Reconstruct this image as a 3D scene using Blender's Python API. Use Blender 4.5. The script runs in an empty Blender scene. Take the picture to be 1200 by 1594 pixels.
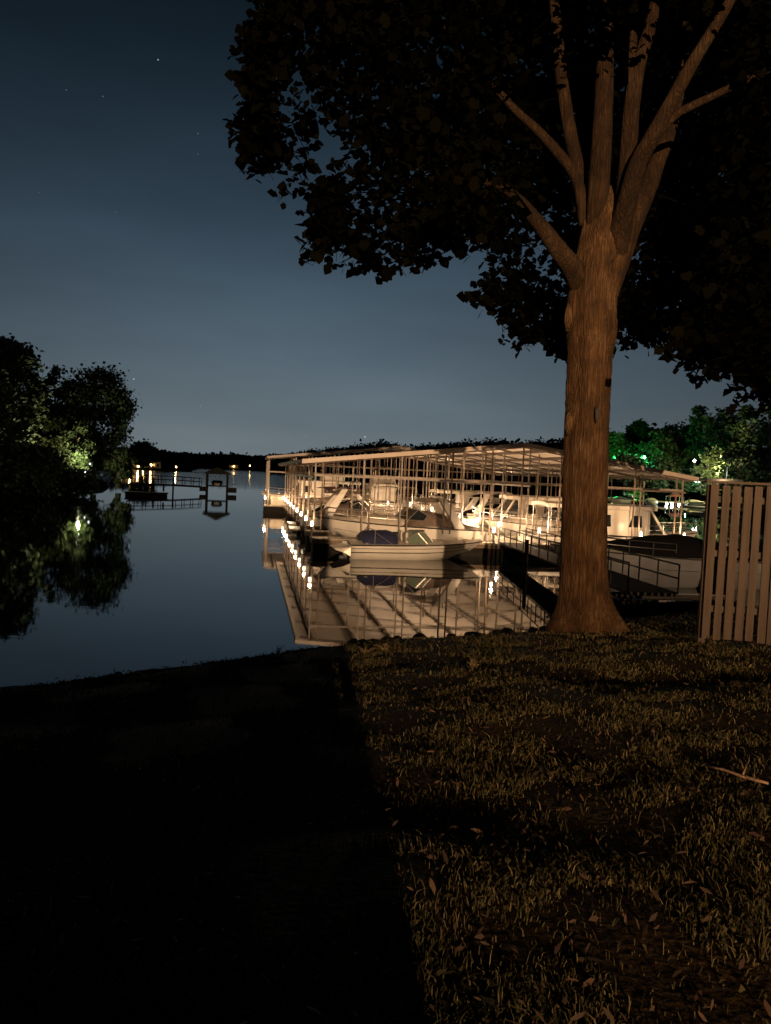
import bpy, math, random
import numpy as np
from mathutils import Vector, Matrix

random.seed(7); RNG = np.random.default_rng(11)
SC = bpy.context.scene
COL = SC.collection
R = math.radians

# ------------------------------------------------------------------ camera model
F = 1200.0; PITCH = math.atan(58.7 / 1200); ROLL = R(2.5); EYE = Vector((0, 0, 3.5))
CAMROT = Matrix.Rotation(R(90) - PITCH, 4, 'X') @ Matrix.Rotation(ROLL, 4, 'Z')
def ray(px, py): return CAMROT.to_3x3() @ Vector(((px - 600) / F, -(py - 797) / F, -1))
def UY(px, py, d):
    v = ray(px, py); return EYE + v * (d / v.y)
def UZ(px, py, z):
    v = ray(px, py); return EYE + v * ((z - EYE.z) / v.z)

cam_data = bpy.data.cameras.new("camera"); cam = bpy.data.objects.new("camera", cam_data); COL.objects.link(cam)
cam.matrix_world = Matrix.Translation(EYE) @ CAMROT
cam_data.sensor_fit = 'VERTICAL'; cam_data.sensor_height = 24; cam_data.lens = 24 * F / 1594
cam_data.clip_end = 20000; cam_data.clip_start = 0.05
SC.camera = cam
SC.view_settings.view_transform = 'Standard'; SC.view_settings.look = 'None'; SC.view_settings.exposure = 0

# ------------------------------------------------------------------ materials
def nt_mat(name):
    m = bpy.data.materials.new(name); m.use_nodes = True
    nt = m.node_tree; return m, nt, nt.nodes['Principled BSDF']
def mat(name, c1, c2=None, scale=4.0, rough=0.6, bump=0.0, bscale=None, metal=0.0, stretch=None, detail=5, spec=0.5, island=False, bdist=.03):
    m, nt, bs = nt_mat(name); N = nt.nodes; L = nt.links
    bs.inputs['Roughness'].default_value = rough; bs.inputs['Metallic'].default_value = metal
    bs.inputs['Specular IOR Level'].default_value = spec
    c2 = c2 or tuple(x * 0.7 for x in c1)
    tc = N.new('ShaderNodeTexCoord'); mp = N.new('ShaderNodeMapping'); L.new(tc.outputs['Object'], mp.inputs[0])
    if stretch: mp.inputs['Scale'].default_value = stretch
    n = N.new('ShaderNodeTexNoise'); n.inputs['Scale'].default_value = scale; n.inputs['Detail'].default_value = detail
    L.new(mp.outputs[0], n.inputs[0])
    r = N.new('ShaderNodeValToRGB'); r.color_ramp.elements[0].position = 0.3; r.color_ramp.elements[1].position = 0.7
    r.color_ramp.elements[0].color = (*c1, 1); r.color_ramp.elements[1].color = (*c2, 1)
    if island:
        g = N.new('ShaderNodeNewGeometry'); ad = N.new('ShaderNodeMath'); ad.operation = 'MULTIPLY_ADD'
        ad.inputs[1].default_value = 0.6; ad.inputs[2].default_value = -0.3
        L.new(g.outputs['Random Per Island'], ad.inputs[0])
        a2 = N.new('ShaderNodeMath'); L.new(n.outputs[0], a2.inputs[0]); L.new(ad.outputs[0], a2.inputs[1]); L.new(a2.outputs[0], r.inputs[0])
    else: L.new(n.outputs[0], r.inputs[0])
    L.new(r.outputs[0], bs.inputs['Base Color'])
    if bump:
        n2 = N.new('ShaderNodeTexNoise'); n2.inputs['Scale'].default_value = bscale or scale * 4; n2.inputs['Detail'].default_value = 6
        L.new(mp.outputs[0], n2.inputs[0])
        b = N.new('ShaderNodeBump'); b.inputs['Strength'].default_value = bump; b.inputs['Distance'].default_value = bdist
        L.new(n2.outputs[0], b.inputs['Height']); L.new(b.outputs[0], bs.inputs['Normal'])
    return m
def emit(name, col, s):
    m, nt, bs = nt_mat(name)
    bs.inputs['Base Color'].default_value = (0.8, 0.8, 0.8, 1)
    bs.inputs['Emission Color'].default_value = (*col, 1); bs.inputs['Emission Strength'].default_value = s
    return m

M = {}
def bark(name, k):
    m, nt, bs = nt_mat(name); N = nt.nodes; L = nt.links
    tc = N.new('ShaderNodeTexCoord'); mp = N.new('ShaderNodeMapping'); mp.inputs['Scale'].default_value = (1, 1, .085); L.new(tc.outputs['Object'], mp.inputs[0])
    dn = N.new('ShaderNodeTexNoise'); dn.inputs['Scale'].default_value = 7; dn.inputs['Detail'].default_value = 5; L.new(mp.outputs[0], dn.inputs[0])
    va = N.new('ShaderNodeVectorMath'); va.operation = 'MULTIPLY_ADD'; L.new(dn.outputs['Color'], va.inputs[0]); va.inputs[1].default_value = (.30, .30, .30); L.new(mp.outputs[0], va.inputs[2])
    vo = N.new('ShaderNodeTexVoronoi'); vo.feature = 'DISTANCE_TO_EDGE'; vo.inputs['Scale'].default_value = 17; L.new(va.outputs[0], vo.inputs['Vector'])
    cr = N.new('ShaderNodeValToRGB'); cr.color_ramp.elements[0].position = .0; cr.color_ramp.elements[1].position = .22; cr.color_ramp.elements[0].color = (.48, .46, .44, 1); L.new(vo.outputs['Distance'], cr.inputs[0])
    fn = N.new('ShaderNodeTexNoise'); fn.inputs['Scale'].default_value = 38; fn.inputs['Detail'].default_value = 8; fn.inputs['Roughness'].default_value = .7; L.new(mp.outputs[0], fn.inputs[0])
    big = N.new('ShaderNodeTexNoise'); big.inputs['Scale'].default_value = 2.3; big.inputs['Detail'].default_value = 6; L.new(tc.outputs['Object'], big.inputs[0])
    c1 = N.new('ShaderNodeValToRGB'); e = c1.color_ramp.elements; e[0].position = .32; e[1].position = .68
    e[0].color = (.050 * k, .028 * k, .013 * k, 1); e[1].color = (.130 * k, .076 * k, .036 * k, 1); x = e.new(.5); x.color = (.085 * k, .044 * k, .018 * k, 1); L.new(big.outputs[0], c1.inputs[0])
    c2 = N.new('ShaderNodeMix'); c2.data_type = 'RGBA'; c2.blend_type = 'MULTIPLY'; c2.inputs[0].default_value = .8; L.new(c1.outputs[0], c2.inputs[6]); L.new(cr.outputs[0], c2.inputs[7])
    fr = N.new('ShaderNodeValToRGB'); fr.color_ramp.elements[0].position = .3; fr.color_ramp.elements[0].color = (.35, .35, .35, 1); fr.color_ramp.elements[1].position = .7; fr.color_ramp.elements[1].color = (1.25, 1.2, 1.15, 1); L.new(fn.outputs[0], fr.inputs[0])
    c3 = N.new('ShaderNodeMix'); c3.data_type = 'RGBA'; c3.blend_type = 'MULTIPLY'; c3.inputs[0].default_value = .9; L.new(c2.outputs[2], c3.inputs[6]); L.new(fr.outputs[0], c3.inputs[7])
    L.new(c3.outputs[2], bs.inputs['Base Color']); bs.inputs['Roughness'].default_value = .95; bs.inputs['Specular IOR Level'].default_value = .1
    hm = N.new('ShaderNodeMath'); hm.operation = 'MULTIPLY_ADD'; L.new(fn.outputs[0], hm.inputs[0]); hm.inputs[1].default_value = .9; L.new(cr.outputs[0], hm.inputs[2])
    b = N.new('ShaderNodeBump'); b.inputs['Strength'].default_value = 1; b.inputs['Distance'].default_value = .022; L.new(hm.outputs[0], b.inputs['Height']); L.new(b.outputs[0], bs.inputs['Normal'])
    return m
M['gel'] = mat('white_gelcoat', (.62, .58, .52), (.54, .50, .44), 1.5, .28, .02)
M['gel2'] = mat('cream_gelcoat', (.58, .52, .43), (.48, .43, .36), 1.5, .3)
M['gelgrey'] = mat('shaded_gelcoat', (.11, .11, .112), (.07, .07, .074), 1.2, .35)  # white gelcoat darkened, the shade is put into the colour
M['navy'] = mat('navy_canvas', (.010, .012, .045), (.016, .018, .06), 8, .85, .25, 14)
M['brown'] = mat('brown_canvas', (.16, .115, .085), (.11, .08, .06), 5, .85, .3, 9)
M['tan'] = mat('tan_canvas', (.34, .27, .19), (.25, .2, .14), 5, .85, .3, 9)
M['black'] = mat('black_canvas', (.003, .003, .0035), (.005, .005, .005), 5, .95, .3, 8, spec=.04)
M['maroon'] = mat('maroon_canvas', (.12, .025, .02), (.08, .02, .018), 5, .85, .3, 9)
M['dark'] = mat('dark_trim', (.012, .012, .013), (.02, .02, .02), 9, .4)
M['glass'] = mat('dark_glass', (.01, .012, .013), (.015, .017, .018), 1, .06, spec=.8)
M['greenglass'] = mat('greenish_windscreen', (.10, .13, .10), (.14, .17, .13), 2, .12)
M['steel'] = mat('stainless_rail', (.55, .52, .48), (.45, .43, .4), 12, .3, metal=.8)
M['vinyl'] = mat('seat_vinyl', (.5, .45, .38), (.4, .36, .3), 6, .5)
M['galv'] = mat('galvanised_steel', (.22, .18, .14), (.13, .10, .075), 7, .5, .1, 20)
M['rust'] = mat('rusty_steel', (.17, .11, .07), (.1, .065, .04), 10, .65, .2, 30)
M['roofu'] = mat('painted_roof_sheet', (.70, .62, .54), (.60, .53, .45), .6, .42, .04, 3)
M['purlin'] = mat('steel_purlin', (.10, .07, .05), (.07, .05, .035), 5, .6)
M['fascia'] = mat('roof_trim', (.34, .27, .21), (.26, .2, .155), 2, .45, .05)
M['deck'] = mat('dock_planks', (.38, .32, .25), (.24, .2, .155), 3, .75, .3, 22, stretch=(1, 6, 1))
M['float'] = mat('dock_float', (.012, .011, .010), (.025, .02, .016), 3, .8, .2, spec=.12)
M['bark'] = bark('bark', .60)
M['limb'] = bark('dimmed_limb_bark', .23)  # same bark darkened, standing in for weaker light on the limbs
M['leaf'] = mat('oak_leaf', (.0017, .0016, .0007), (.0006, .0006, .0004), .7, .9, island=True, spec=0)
M['tleaf'] = mat('far_leaf', (.055, .075, .025), (.025, .036, .014), .25, .7, island=True)
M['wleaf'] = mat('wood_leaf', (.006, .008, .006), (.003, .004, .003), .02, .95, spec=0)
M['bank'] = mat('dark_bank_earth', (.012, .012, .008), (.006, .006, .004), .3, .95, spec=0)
M['tbark'] = mat('far_bark', (.10, .075, .05), (.06, .045, .03), 2, .9)
M['fence'] = mat('weathered_picket', (.050, .032, .020), (.020, .013, .008), 3.2, .9, .5, 40, stretch=(5, 5, .35), island=True)
M['rock'] = mat('shore_rock', (.045, .036, .028), (.02, .017, .014), 2.5, .9, .8, 9)
M['stick'] = mat('dry_stick', (.23, .14, .08), (.13, .08, .05), 12, .9, .4)
M['deadleaf'] = mat('dead_leaf', (.06, .03, .014), (.025, .013, .007), 3, .9, island=True)
M['wood'] = mat('dark_pier_timber', (.026, .021, .017), (.014, .012, .010), 4, .9, .2, spec=.1)
M['shingle'] = mat('boathouse_shingle', (.035, .028, .024), (.02, .016, .014), 6, .9, .2)
M['box'] = mat('dock_box_plastic', (.6, .52, .4), (.5, .43, .33), 4, .5)
M['wall'] = mat('house_siding', (.4, .33, .25), (.3, .25, .19), 2, .8)
M['lamphead'] = emit('lamp_glow', (1, .78, .5), 14)
M['lamppost'] = mat('white_lamp_post', (.75, .72, .66), (.65, .6, .55), 6, .4)
M['warm'] = emit('warm_bulb', (1, .58, .18), 22)
M['dimwhite'] = emit('small_white_bulb', (.9, .95, 1), 5)
M['white'] = emit('white_bulb', (.85, .95, 1), 60)
M['green'] = emit('green_bulb', (.25, 1, .6), 50)
M['dimwarm'] = emit('lit_window', (1, .5, .15), 1.1)

# grass blades take their colour from a per blade attribute
m, nt, bs = nt_mat('grass_blade'); at = nt.nodes.new('ShaderNodeAttribute'); at.attribute_name = 'tint'
nt.links.new(at.outputs['Color'], bs.inputs['Base Color']); bs.inputs['Roughness'].default_value = .75; bs.inputs['Specular IOR Level'].default_value = .2
M['grass'] = m
# lawn soil : bare earth and thatch in patches
m, nt, bs = nt_mat('lawn_soil'); N = nt.nodes; L = nt.links
tc = N.new('ShaderNodeTexCoord'); a = N.new('ShaderNodeTexNoise'); a.inputs['Scale'].default_value = 1.1; a.inputs['Detail'].default_value = 8
b = N.new('ShaderNodeTexNoise'); b.inputs['Scale'].default_value = 26; b.inputs['Detail'].default_value = 6
L.new(tc.outputs['Object'], a.inputs[0]); L.new(tc.outputs['Object'], b.inputs[0])
mx = N.new('ShaderNodeMath'); mx.operation = 'MULTIPLY'; L.new(a.outputs[0], mx.inputs[0]); L.new(b.outputs[0], mx.inputs[1])
rp = N.new('ShaderNodeValToRGB'); L.new(mx.outputs[0], rp.inputs[0])
rp.color_ramp.elements[0].position = .16; rp.color_ramp.elements[0].color = (.005, .0035, .002, 1)
rp.color_ramp.elements[1].position = .40; rp.color_ramp.elements[1].color = (.036, .023, .011, 1)
L.new(rp.outputs[0], bs.inputs['Base Color']); bs.inputs['Roughness'].default_value = .95; bs.inputs['Specular IOR Level'].default_value = .1
bp = N.new('ShaderNodeBump'); bp.inputs['Strength'].default_value = .8; bp.inputs['Distance'].default_value = .04; L.new(b.outputs[0], bp.inputs['Height']); L.new(bp.outputs[0], bs.inputs['Normal'])
M['soil'] = m
# water
m, nt, bs = nt_mat('lake_water'); N = nt.nodes; L = nt.links
bs.inputs['Base Color'].default_value = (.003, .006, .007, 1); bs.inputs['Roughness'].default_value = .025; bs.inputs['IOR'].default_value = 1.62
tc = N.new('ShaderNodeTexCoord')
h = None
for sc, st, stretch in ((.35, .5, (1, 1, 1)), (2.6, .12, (.6, 1.4, 1)), (.06, 1.0, (1, 1, 1))):
    mp = N.new('ShaderNodeMapping'); mp.inputs['Scale'].default_value = stretch; L.new(tc.outputs['Object'], mp.inputs[0])
    n = N.new('ShaderNodeTexNoise'); n.inputs['Scale'].default_value = sc; n.inputs['Detail'].default_value = 2; L.new(mp.outputs[0], n.inputs[0])
    k = N.new('ShaderNodeMath'); k.operation = 'MULTIPLY'; k.inputs[1].default_value = st; L.new(n.outputs[0], k.inputs[0])
    if h is None: h = k
    else:
        ad = N.new('ShaderNodeMath'); L.new(h.outputs[0], ad.inputs[0]); L.new(k.outputs[0], ad.inputs[1]); h = ad
# wind ripples out on the open lake, calm water in the cove
gp = N.new('ShaderNodeNewGeometry'); sp = N.new('ShaderNodeSeparateXYZ'); L.new(gp.outputs['Position'], sp.inputs[0])
mr = N.new('ShaderNodeMapRange'); mr.inputs['From Min'].default_value = 110; mr.inputs['From Max'].default_value = 420; mr.inputs['To Max'].default_value = 9.0; L.new(sp.outputs['Y'], mr.inputs[0])
n = N.new('ShaderNodeTexNoise'); n.inputs['Scale'].default_value = 2.2; n.inputs['Detail'].default_value = 2; L.new(tc.outputs['Object'], n.inputs[0])
k = N.new('ShaderNodeMath'); k.operation = 'MULTIPLY'; L.new(n.outputs[0], k.inputs[0]); L.new(mr.outputs[0], k.inputs[1])
ad = N.new('ShaderNodeMath'); L.new(h.outputs[0], ad.inputs[0]); L.new(k.outputs[0], ad.inputs[1]); h = ad
bp = N.new('ShaderNodeBump'); bp.inputs['Strength'].default_value = .10; bp.inputs['Distance'].default_value = .05
L.new(h.outputs[0], bp.inputs['Height']); L.new(bp.outputs[0], bs.inputs['Normal'])
M['water'] = m

# ------------------------------------------------------------------ mesh builder
class MB:
    def __init__(s): s.v = []; s.f = []
    def add(s, vs, fs):
        o = len(s.v); s.v += [tuple(v) for v in vs]; s.f += [tuple(i + o for i in f) for f in fs]; return s
    def box(s, c, d, rot=None, taper=1.0):
        c = Vector(c); x, y, z = d[0] / 2, d[1] / 2, d[2] / 2; t = taper
        vs = [Vector(p) for p in ((-x, -y, -z), (x, -y, -z), (x, y, -z), (-x, y, -z), (-x * t, -y * t, z), (x * t, -y * t, z), (x * t, y * t, z), (-x * t, y * t, z))]
        if rot is not None: vs = [rot @ v for v in vs]
        return s.add([v + c for v in vs], [(3, 2, 1, 0), (4, 5, 6, 7), (0, 1, 5, 4), (1, 2, 6, 5), (2, 3, 7, 6), (3, 0, 4, 7)])
    def path(s, pts, rad, n=6, cap=True, wob=0.0):
        pts = [Vector(p) for p in pts]
        if not hasattr(rad, '__len__'): rad = [rad] * len(pts)
        t0 = (pts[1] - pts[0]).normalized(); up = Vector((0, 0, 1)) if abs(t0.z) < .9 else Vector((1, 0, 0))
        nx = t0.cross(up).normalized(); vs = []
        for i, p in enumerate(pts):
            t = (pts[min(i + 1, len(pts) - 1)] - pts[max(i - 1, 0)]).normalized()
            nx = (nx - t * nx.dot(t)).normalized(); ny = t.cross(nx)
            for k in range(n):
                a = 2 * math.pi * k / n; r = rad[i] * (1 + wob * (random.random() - .5))
                vs.append(p + nx * math.cos(a) * r + ny * math.sin(a) * r)
        fs = [(i * n + k, i * n + (k + 1) % n, (i + 1) * n + (k + 1) % n, (i + 1) * n + k) for i in range(len(pts) - 1) for k in range(n)]
        if cap: fs += [tuple(range(n - 1, -1, -1)), tuple((len(pts) - 1) * n + k for k in range(n))]
        return s.add(vs, fs)
    def tube(s, a, b, r, n=6): return s.path([a, b], r, n)
    def loft(s, secs, closed=False, cap0=False, cap1=False):
        n = len(secs[0]); vs = [p for q in secs for p in q]; fs = []
        for i in range(len(secs) - 1):
            for k in range(n if closed else n - 1):
                fs.append((i * n + k, i * n + (k + 1) % n, (i + 1) * n + (k + 1) % n, (i + 1) * n + k))
        if cap0: fs.append(tuple(range(n - 1, -1, -1)))
        if cap1: fs.append(tuple((len(secs) - 1) * n + k for k in range(n)))
        return s.add(vs, fs)
    def lathe(s, c, prof, n=10):
        c = Vector(c)
        return s.loft([[c + Vector((r * math.cos(2 * math.pi * k / n), r * math.sin(2 * math.pi * k / n), z)) for k in range(n)] for r, z in prof], True, True, True)
    def xf(s, mtx): s.v = [tuple(mtx @ Vector(v)) for v in s.v]; return s
def link(o, parent=None):
    COL.objects.link(o)
    if parent: o.parent = parent
    return o
def part(name, mb, material, parent=None, smooth=False, bevel=0, label=None):
    me = bpy.data.meshes.new(name); me.from_pydata(mb.v, [], mb.f); me.validate(); me.update()
    me.materials.append(M[material] if isinstance(material, str) else material)
    if smooth: me.shade_smooth()
    o = link(bpy.data.objects.new(name, me), parent)
    if bevel:
        bv = o.modifiers.new('bevel', 'BEVEL'); bv.width = bevel; bv.segments = 2; bv.limit_method = 'ANGLE'
    if label: o['label'] = label
    return o
def tag(o, label, cat, group=None):
    o['label'] = label; o['category'] = cat
    if group: o['group'] = group
    return o
def thing(name, label, cat, loc=(0, 0, 0), rz=0, group=None):
    o = bpy.data.objects.new(name, None); o.location = loc; o.rotation_euler = (0, 0, rz); o.empty_display_size = .2
    link(o); return tag(o, label, cat, group)
def copy_tree(o, parent=None):
    c = o.copy(); COL.objects.link(c)
    if parent: c.parent = parent
    for ch in list(o.children): copy_tree(ch, c)
    return c
def npmesh(name, verts, loops_per_face, material, parent=None, tint=None):
    """verts (n*k,3): faces of k consecutive vertices"""
    k = loops_per_face; nv = len(verts); nf = nv // k
    me = bpy.data.meshes.new(name); me.vertices.add(nv); me.vertices.foreach_set('co', np.ascontiguousarray(verts, dtype=np.float32).ravel())
    me.loops.add(nv); me.loops.foreach_set('vertex_index', np.arange(nv, dtype=np.int32))
    me.polygons.add(nf); me.polygons.foreach_set('loop_start', np.arange(0, nv, k, dtype=np.int32))
    if tint is not None:
        at = me.attributes.new('tint', 'FLOAT_COLOR', 'POINT'); at.data.foreach_set('color', np.ascontiguousarray(tint, dtype=np.float32).ravel())
    me.update(); me.validate(); me.materials.append(M[material])
    return link(bpy.data.objects.new(name, me), parent)
def struct(o): o['kind'] = 'structure'; return o
def stuff(o, label, cat): o['kind'] = 'stuff'; return tag(o, label, cat)

LEAF10 = np.array([(0, 0), (-.27, .16), (-.22, .38), (-.42, .52), (-.26, .74), (.04, 1.0), (.24, .78), (.38, .50), (.24, .36), (.30, .20)])
LEAF5 = np.array([(0, 0), (-.45, .45), (-.12, 1), (.2, .95), (.45, .4)])
CURL = np.array([(0, 0), (-.16, .3), (-.12, .75), (.02, 1), (.14, .45)])
def leaves(centres, size, shape=LEAF10, jitter=.35, droop=.35):
    n = len(centres)
    nrm = RNG.normal(size=(n, 3)); nrm[:, 2] = np.abs(nrm[:, 2]) + droop; nrm /= np.linalg.norm(nrm, axis=1, keepdims=True)
    t = RNG.normal(size=(n, 3)); t[:, 2] -= .5; t -= nrm * (t * nrm).sum(1, keepdims=True); t /= np.linalg.norm(t, axis=1, keepdims=True)
    bt = np.cross(nrm, t); s = size * (1 + jitter * RNG.uniform(-1, 1, (n, 1, 1)))
    sh = shape[None, :, :]
    fold = np.abs(sh[:, :, 0:1]) * .25
    v = centres[:, None, :] + s * (bt[:, None, :] * sh[:, :, 0:1] + t[:, None, :] * sh[:, :, 1:2] + nrm[:, None, :] * fold)
    return v.reshape(-1, 3)

# ------------------------------------------------------------------ sky
W = bpy.data.worlds.new("World"); SC.world = W; W.use_nodes = True
N = W.node_tree.nodes; L = W.node_tree.links; N.clear()
out = N.new('ShaderNodeOutputWorld'); bg = N.new('ShaderNodeBackground'); L.new(bg.outputs[0], out.inputs[0])
tc = N.new('ShaderNodeTexCoord'); sep = N.new('ShaderNodeSeparateXYZ'); L.new(tc.outputs['Generated'], sep.inputs[0])
def vmath(op, *a):
    n = N.new('ShaderNodeVectorMath'); n.operation = op
    for i, x in enumerate(a):
        if hasattr(x, 'links'): L.new(x, n.inputs[i])
        else: n.inputs[i].default_value = x
    return n
def smath(op, *a, clamp=False):
    n = N.new('ShaderNodeMath'); n.operation = op; n.use_clamp = clamp
    for i, x in enumerate(a):
        if hasattr(x, 'links'): L.new(x, n.inputs[i])
        else: n.inputs[i].default_value = x
    return n.outputs[0]
ramp = N.new('ShaderNodeValToRGB'); cr = ramp.color_ramp
cr.interpolation = 'B_SPLINE'
stops = [(0, (.150, .182, .198)), (.06, (.128, .166, .190)), (.14, (.084, .122, .156)), (.27, (.040, .069, .102)), (.40, (.0145, .029, .045)), (.52, (.0045, .0105, .0165)), (.7, (.0022, .005, .0075)), (1, (.0015, .003, .005))]
while len(cr.elements) < len(stops): cr.elements.new(.5)
for e, (p, c) in zip(cr.elements, stops): e.position = p; e.color = (*c, 1)
L.new(sep.outputs['Z'], ramp.inputs[0])
# town glow low over the lake, fading to either side
gd = ray(470, 640).normalized()
dt = vmath('DOT_PRODUCT', tc.outputs['Generated'], tuple(gd)).outputs['Value']
g1 = smath('POWER', smath('MAXIMUM', dt, 0.0), 7.0)
gl = smath('MULTIPLY_ADD', g1, .68, .32)
# thin cloud
cn = N.new('ShaderNodeTexNoise'); cn.inputs['Scale'].default_value = 3.2; cn.inputs['Detail'].default_value = 6
cmap = N.new('ShaderNodeMapping'); cmap.inputs['Scale'].default_value = (1, 1, 4.5); L.new(tc.outputs['Generated'], cmap.inputs[0]); L.new(cmap.outputs[0], cn.inputs[0])
cl = smath('MULTIPLY_ADD', cn.outputs[0], .5, .76)
tot = smath('MULTIPLY', gl, cl)
# the dusk sky of a sun well under the horizon, at the strength of the night
sky = N.new('ShaderNodeTexSky'); sky.sky_type = 'NISHITA'; sky.sun_disc = False; sky.sun_elevation = R(-4); sky.sun_rotation = R(-10)
skc = vmath('SCALE', sky.outputs[0]); skc.inputs[3].default_value = .01
colr = vmath('SCALE', ramp.outputs[0]); L.new(tot, colr.inputs[3])
allc = vmath('ADD', colr.outputs[0], skc.outputs[0]).outputs[0]
stars = [(246, 93, 1.0), (103, 140, .5), (160, 150, .5), (308, 208, .6), (308, 240, .3), (568, 680, 1.6), (208, 590, 1.2), (312, 632, .5), (475, 678, .5), (592, 320, .3), (720, 400, .3), (60, 300, .25), (180, 330, .25)]
for px, py, s in stars:
    d = vmath('DISTANCE', tc.outputs['Generated'], tuple(ray(px, py).normalized())).outputs['Value']
    st = smath('MULTIPLY', smath('LESS_THAN', d, .00075 if s > .8 else .0005), s * .33)
    cb = N.new('ShaderNodeCombineXYZ')
    for i in range(3): L.new(st, cb.inputs[i])
    allc = vmath('ADD', allc, cb.outputs[0]).outputs[0]
L.new(allc, bg.inputs[0]); bg.inputs[1].default_value = 1.0

# ------------------------------------------------------------------ lights
def lamp(name, typ, loc, power, col, radius=.05, parent=None, target=None, size=None, blend=.3):
    l = bpy.data.lights.new(name, typ); l.energy = power; l.color = col; l.shadow_soft_size = radius
    o = bpy.data.objects.new(name, l); o.location = loc; link(o, parent)
    if typ == 'SPOT':
        l.spot_size = size; l.spot_blend = blend
        o.rotation_euler = (Vector(target) - Vector(loc)).to_track_quat('-Z', 'Y').to_euler()
    return o
# yard lamp on the house behind the viewpoint : lights lawn, trunk, fence
lamp('yard_light', 'SPOT', (1.08, -9.0, 4.3), 4300, (1, .53, .19), .025, target=(3.0, 12.3, 3.35), size=R(31), blend=1.0)
# floodlight higher up behind, reaching the moored boats over the lawn
lamp('flood_light', 'SPOT', (4.05, -45.0, 9.5), 400000, (1, .64, .36), .16, target=(5.2, 30, 2.2), size=R(29), blend=.9)

# ------------------------------------------------------------------ terrain
SHORE = [(-60, 2), (-22, 3), (-12, 5.2), (-7.2, 7.8), (-4.62, 9.31), (-2.62, 10.76), (-.94, 12.29), (.77, 13.36), (3.0, 14.4), (4.6, 15.6), (7, 17.6), (10, 18.9), (16, 20.2), (26, 21), (60, 22)]
sx = [p[0] for p in SHORE]; sy = [p[1] for p in SHORE]
def ground(x, y):
    x = np.asarray(x, float); y = np.asarray(y, float)
    ys = np.interp(x, sx, sy); t = np.clip(y, -30, None) / ys
    tt = np.clip(t, 0, 1)
    z = 1.9 - 1.03 * tt + .55 * tt * (1 - tt) + np.clip(x - 3.2, 0, 4) * .08 * (1 - tt)
    wob = .35 * np.sin(.9 * x + 1) + .2 * np.sin(2.1 * x)
    z -= .07 * np.exp(-((y - 8.3 - .05 * x - wob) / .5) ** 2) + .028 * np.exp(-((y - 3.75 - wob * .5) / .38) ** 2) + .03 * np.exp(-((y - 5.9 + wob) / .4) ** 2)
    e = ys - y; z = np.minimum(z, .65 + .22 * np.clip(e, 0, None))
    z += (.035 * np.sin(1.9 * x + .7 * y) + .03 * np.sin(2.3 * y - .8 * x + 1) + .02 * np.sin(4.1 * y + 2.2 * x)) * np.clip(1.15 - tt, 0, 1)
    over = np.clip(y - ys, 0, None)
    return np.where(y <= ys, z, .65 - over * .9)
gx = np.concatenate([np.linspace(-60, -12, 25), np.linspace(-11.5, 12, 150), np.linspace(12.5, 60, 25)])
nyg = 150
mb = MB(); vs = []
for j in range(nyg):
    for x in gx:
        ys = float(np.interp(x, sx, sy)); y = -30 + (ys + 2.5 + 30) * (j / (nyg - 1)) ** .45
        vs.append((x, y, 0))
va = np.array(vs); va[:, 2] = np.maximum(ground(va[:, 0], va[:, 1]), -1.2)
# roughness along the bank lip
lip = np.exp(-((va[:, 1] + .3 - np.interp(va[:, 0], sx, sy)) / .5) ** 2)
va[:, 2] += lip * (RNG.uniform(-.05, .05, len(va)))
nx = len(gx)
mb.add(va.tolist(), [(j * nx + i, j * nx + i + 1, (j + 1) * nx + i + 1, (j + 1) * nx + i) for j in range(nyg - 1) for i in range(nx - 1)])
struct(part('lawn_ground', mb, 'soil', smooth=True))
mb = MB(); mb.add([(-4000, -200, 0), (4000, -200, 0), (4000, 6000, 0), (-4000, 6000, 0)], [(0, 1, 2, 3)])
struct(part('lake_water', mb, 'water'))
mb = MB(); mb.add([(-4000, -200, -2.2), (4000, -200, -2.2), (4000, 6000, -2.2), (-4000, 6000, -2.2)], [(0, 1, 2, 3)])
struct(part('lake_bed', mb, 'soil'))

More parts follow.
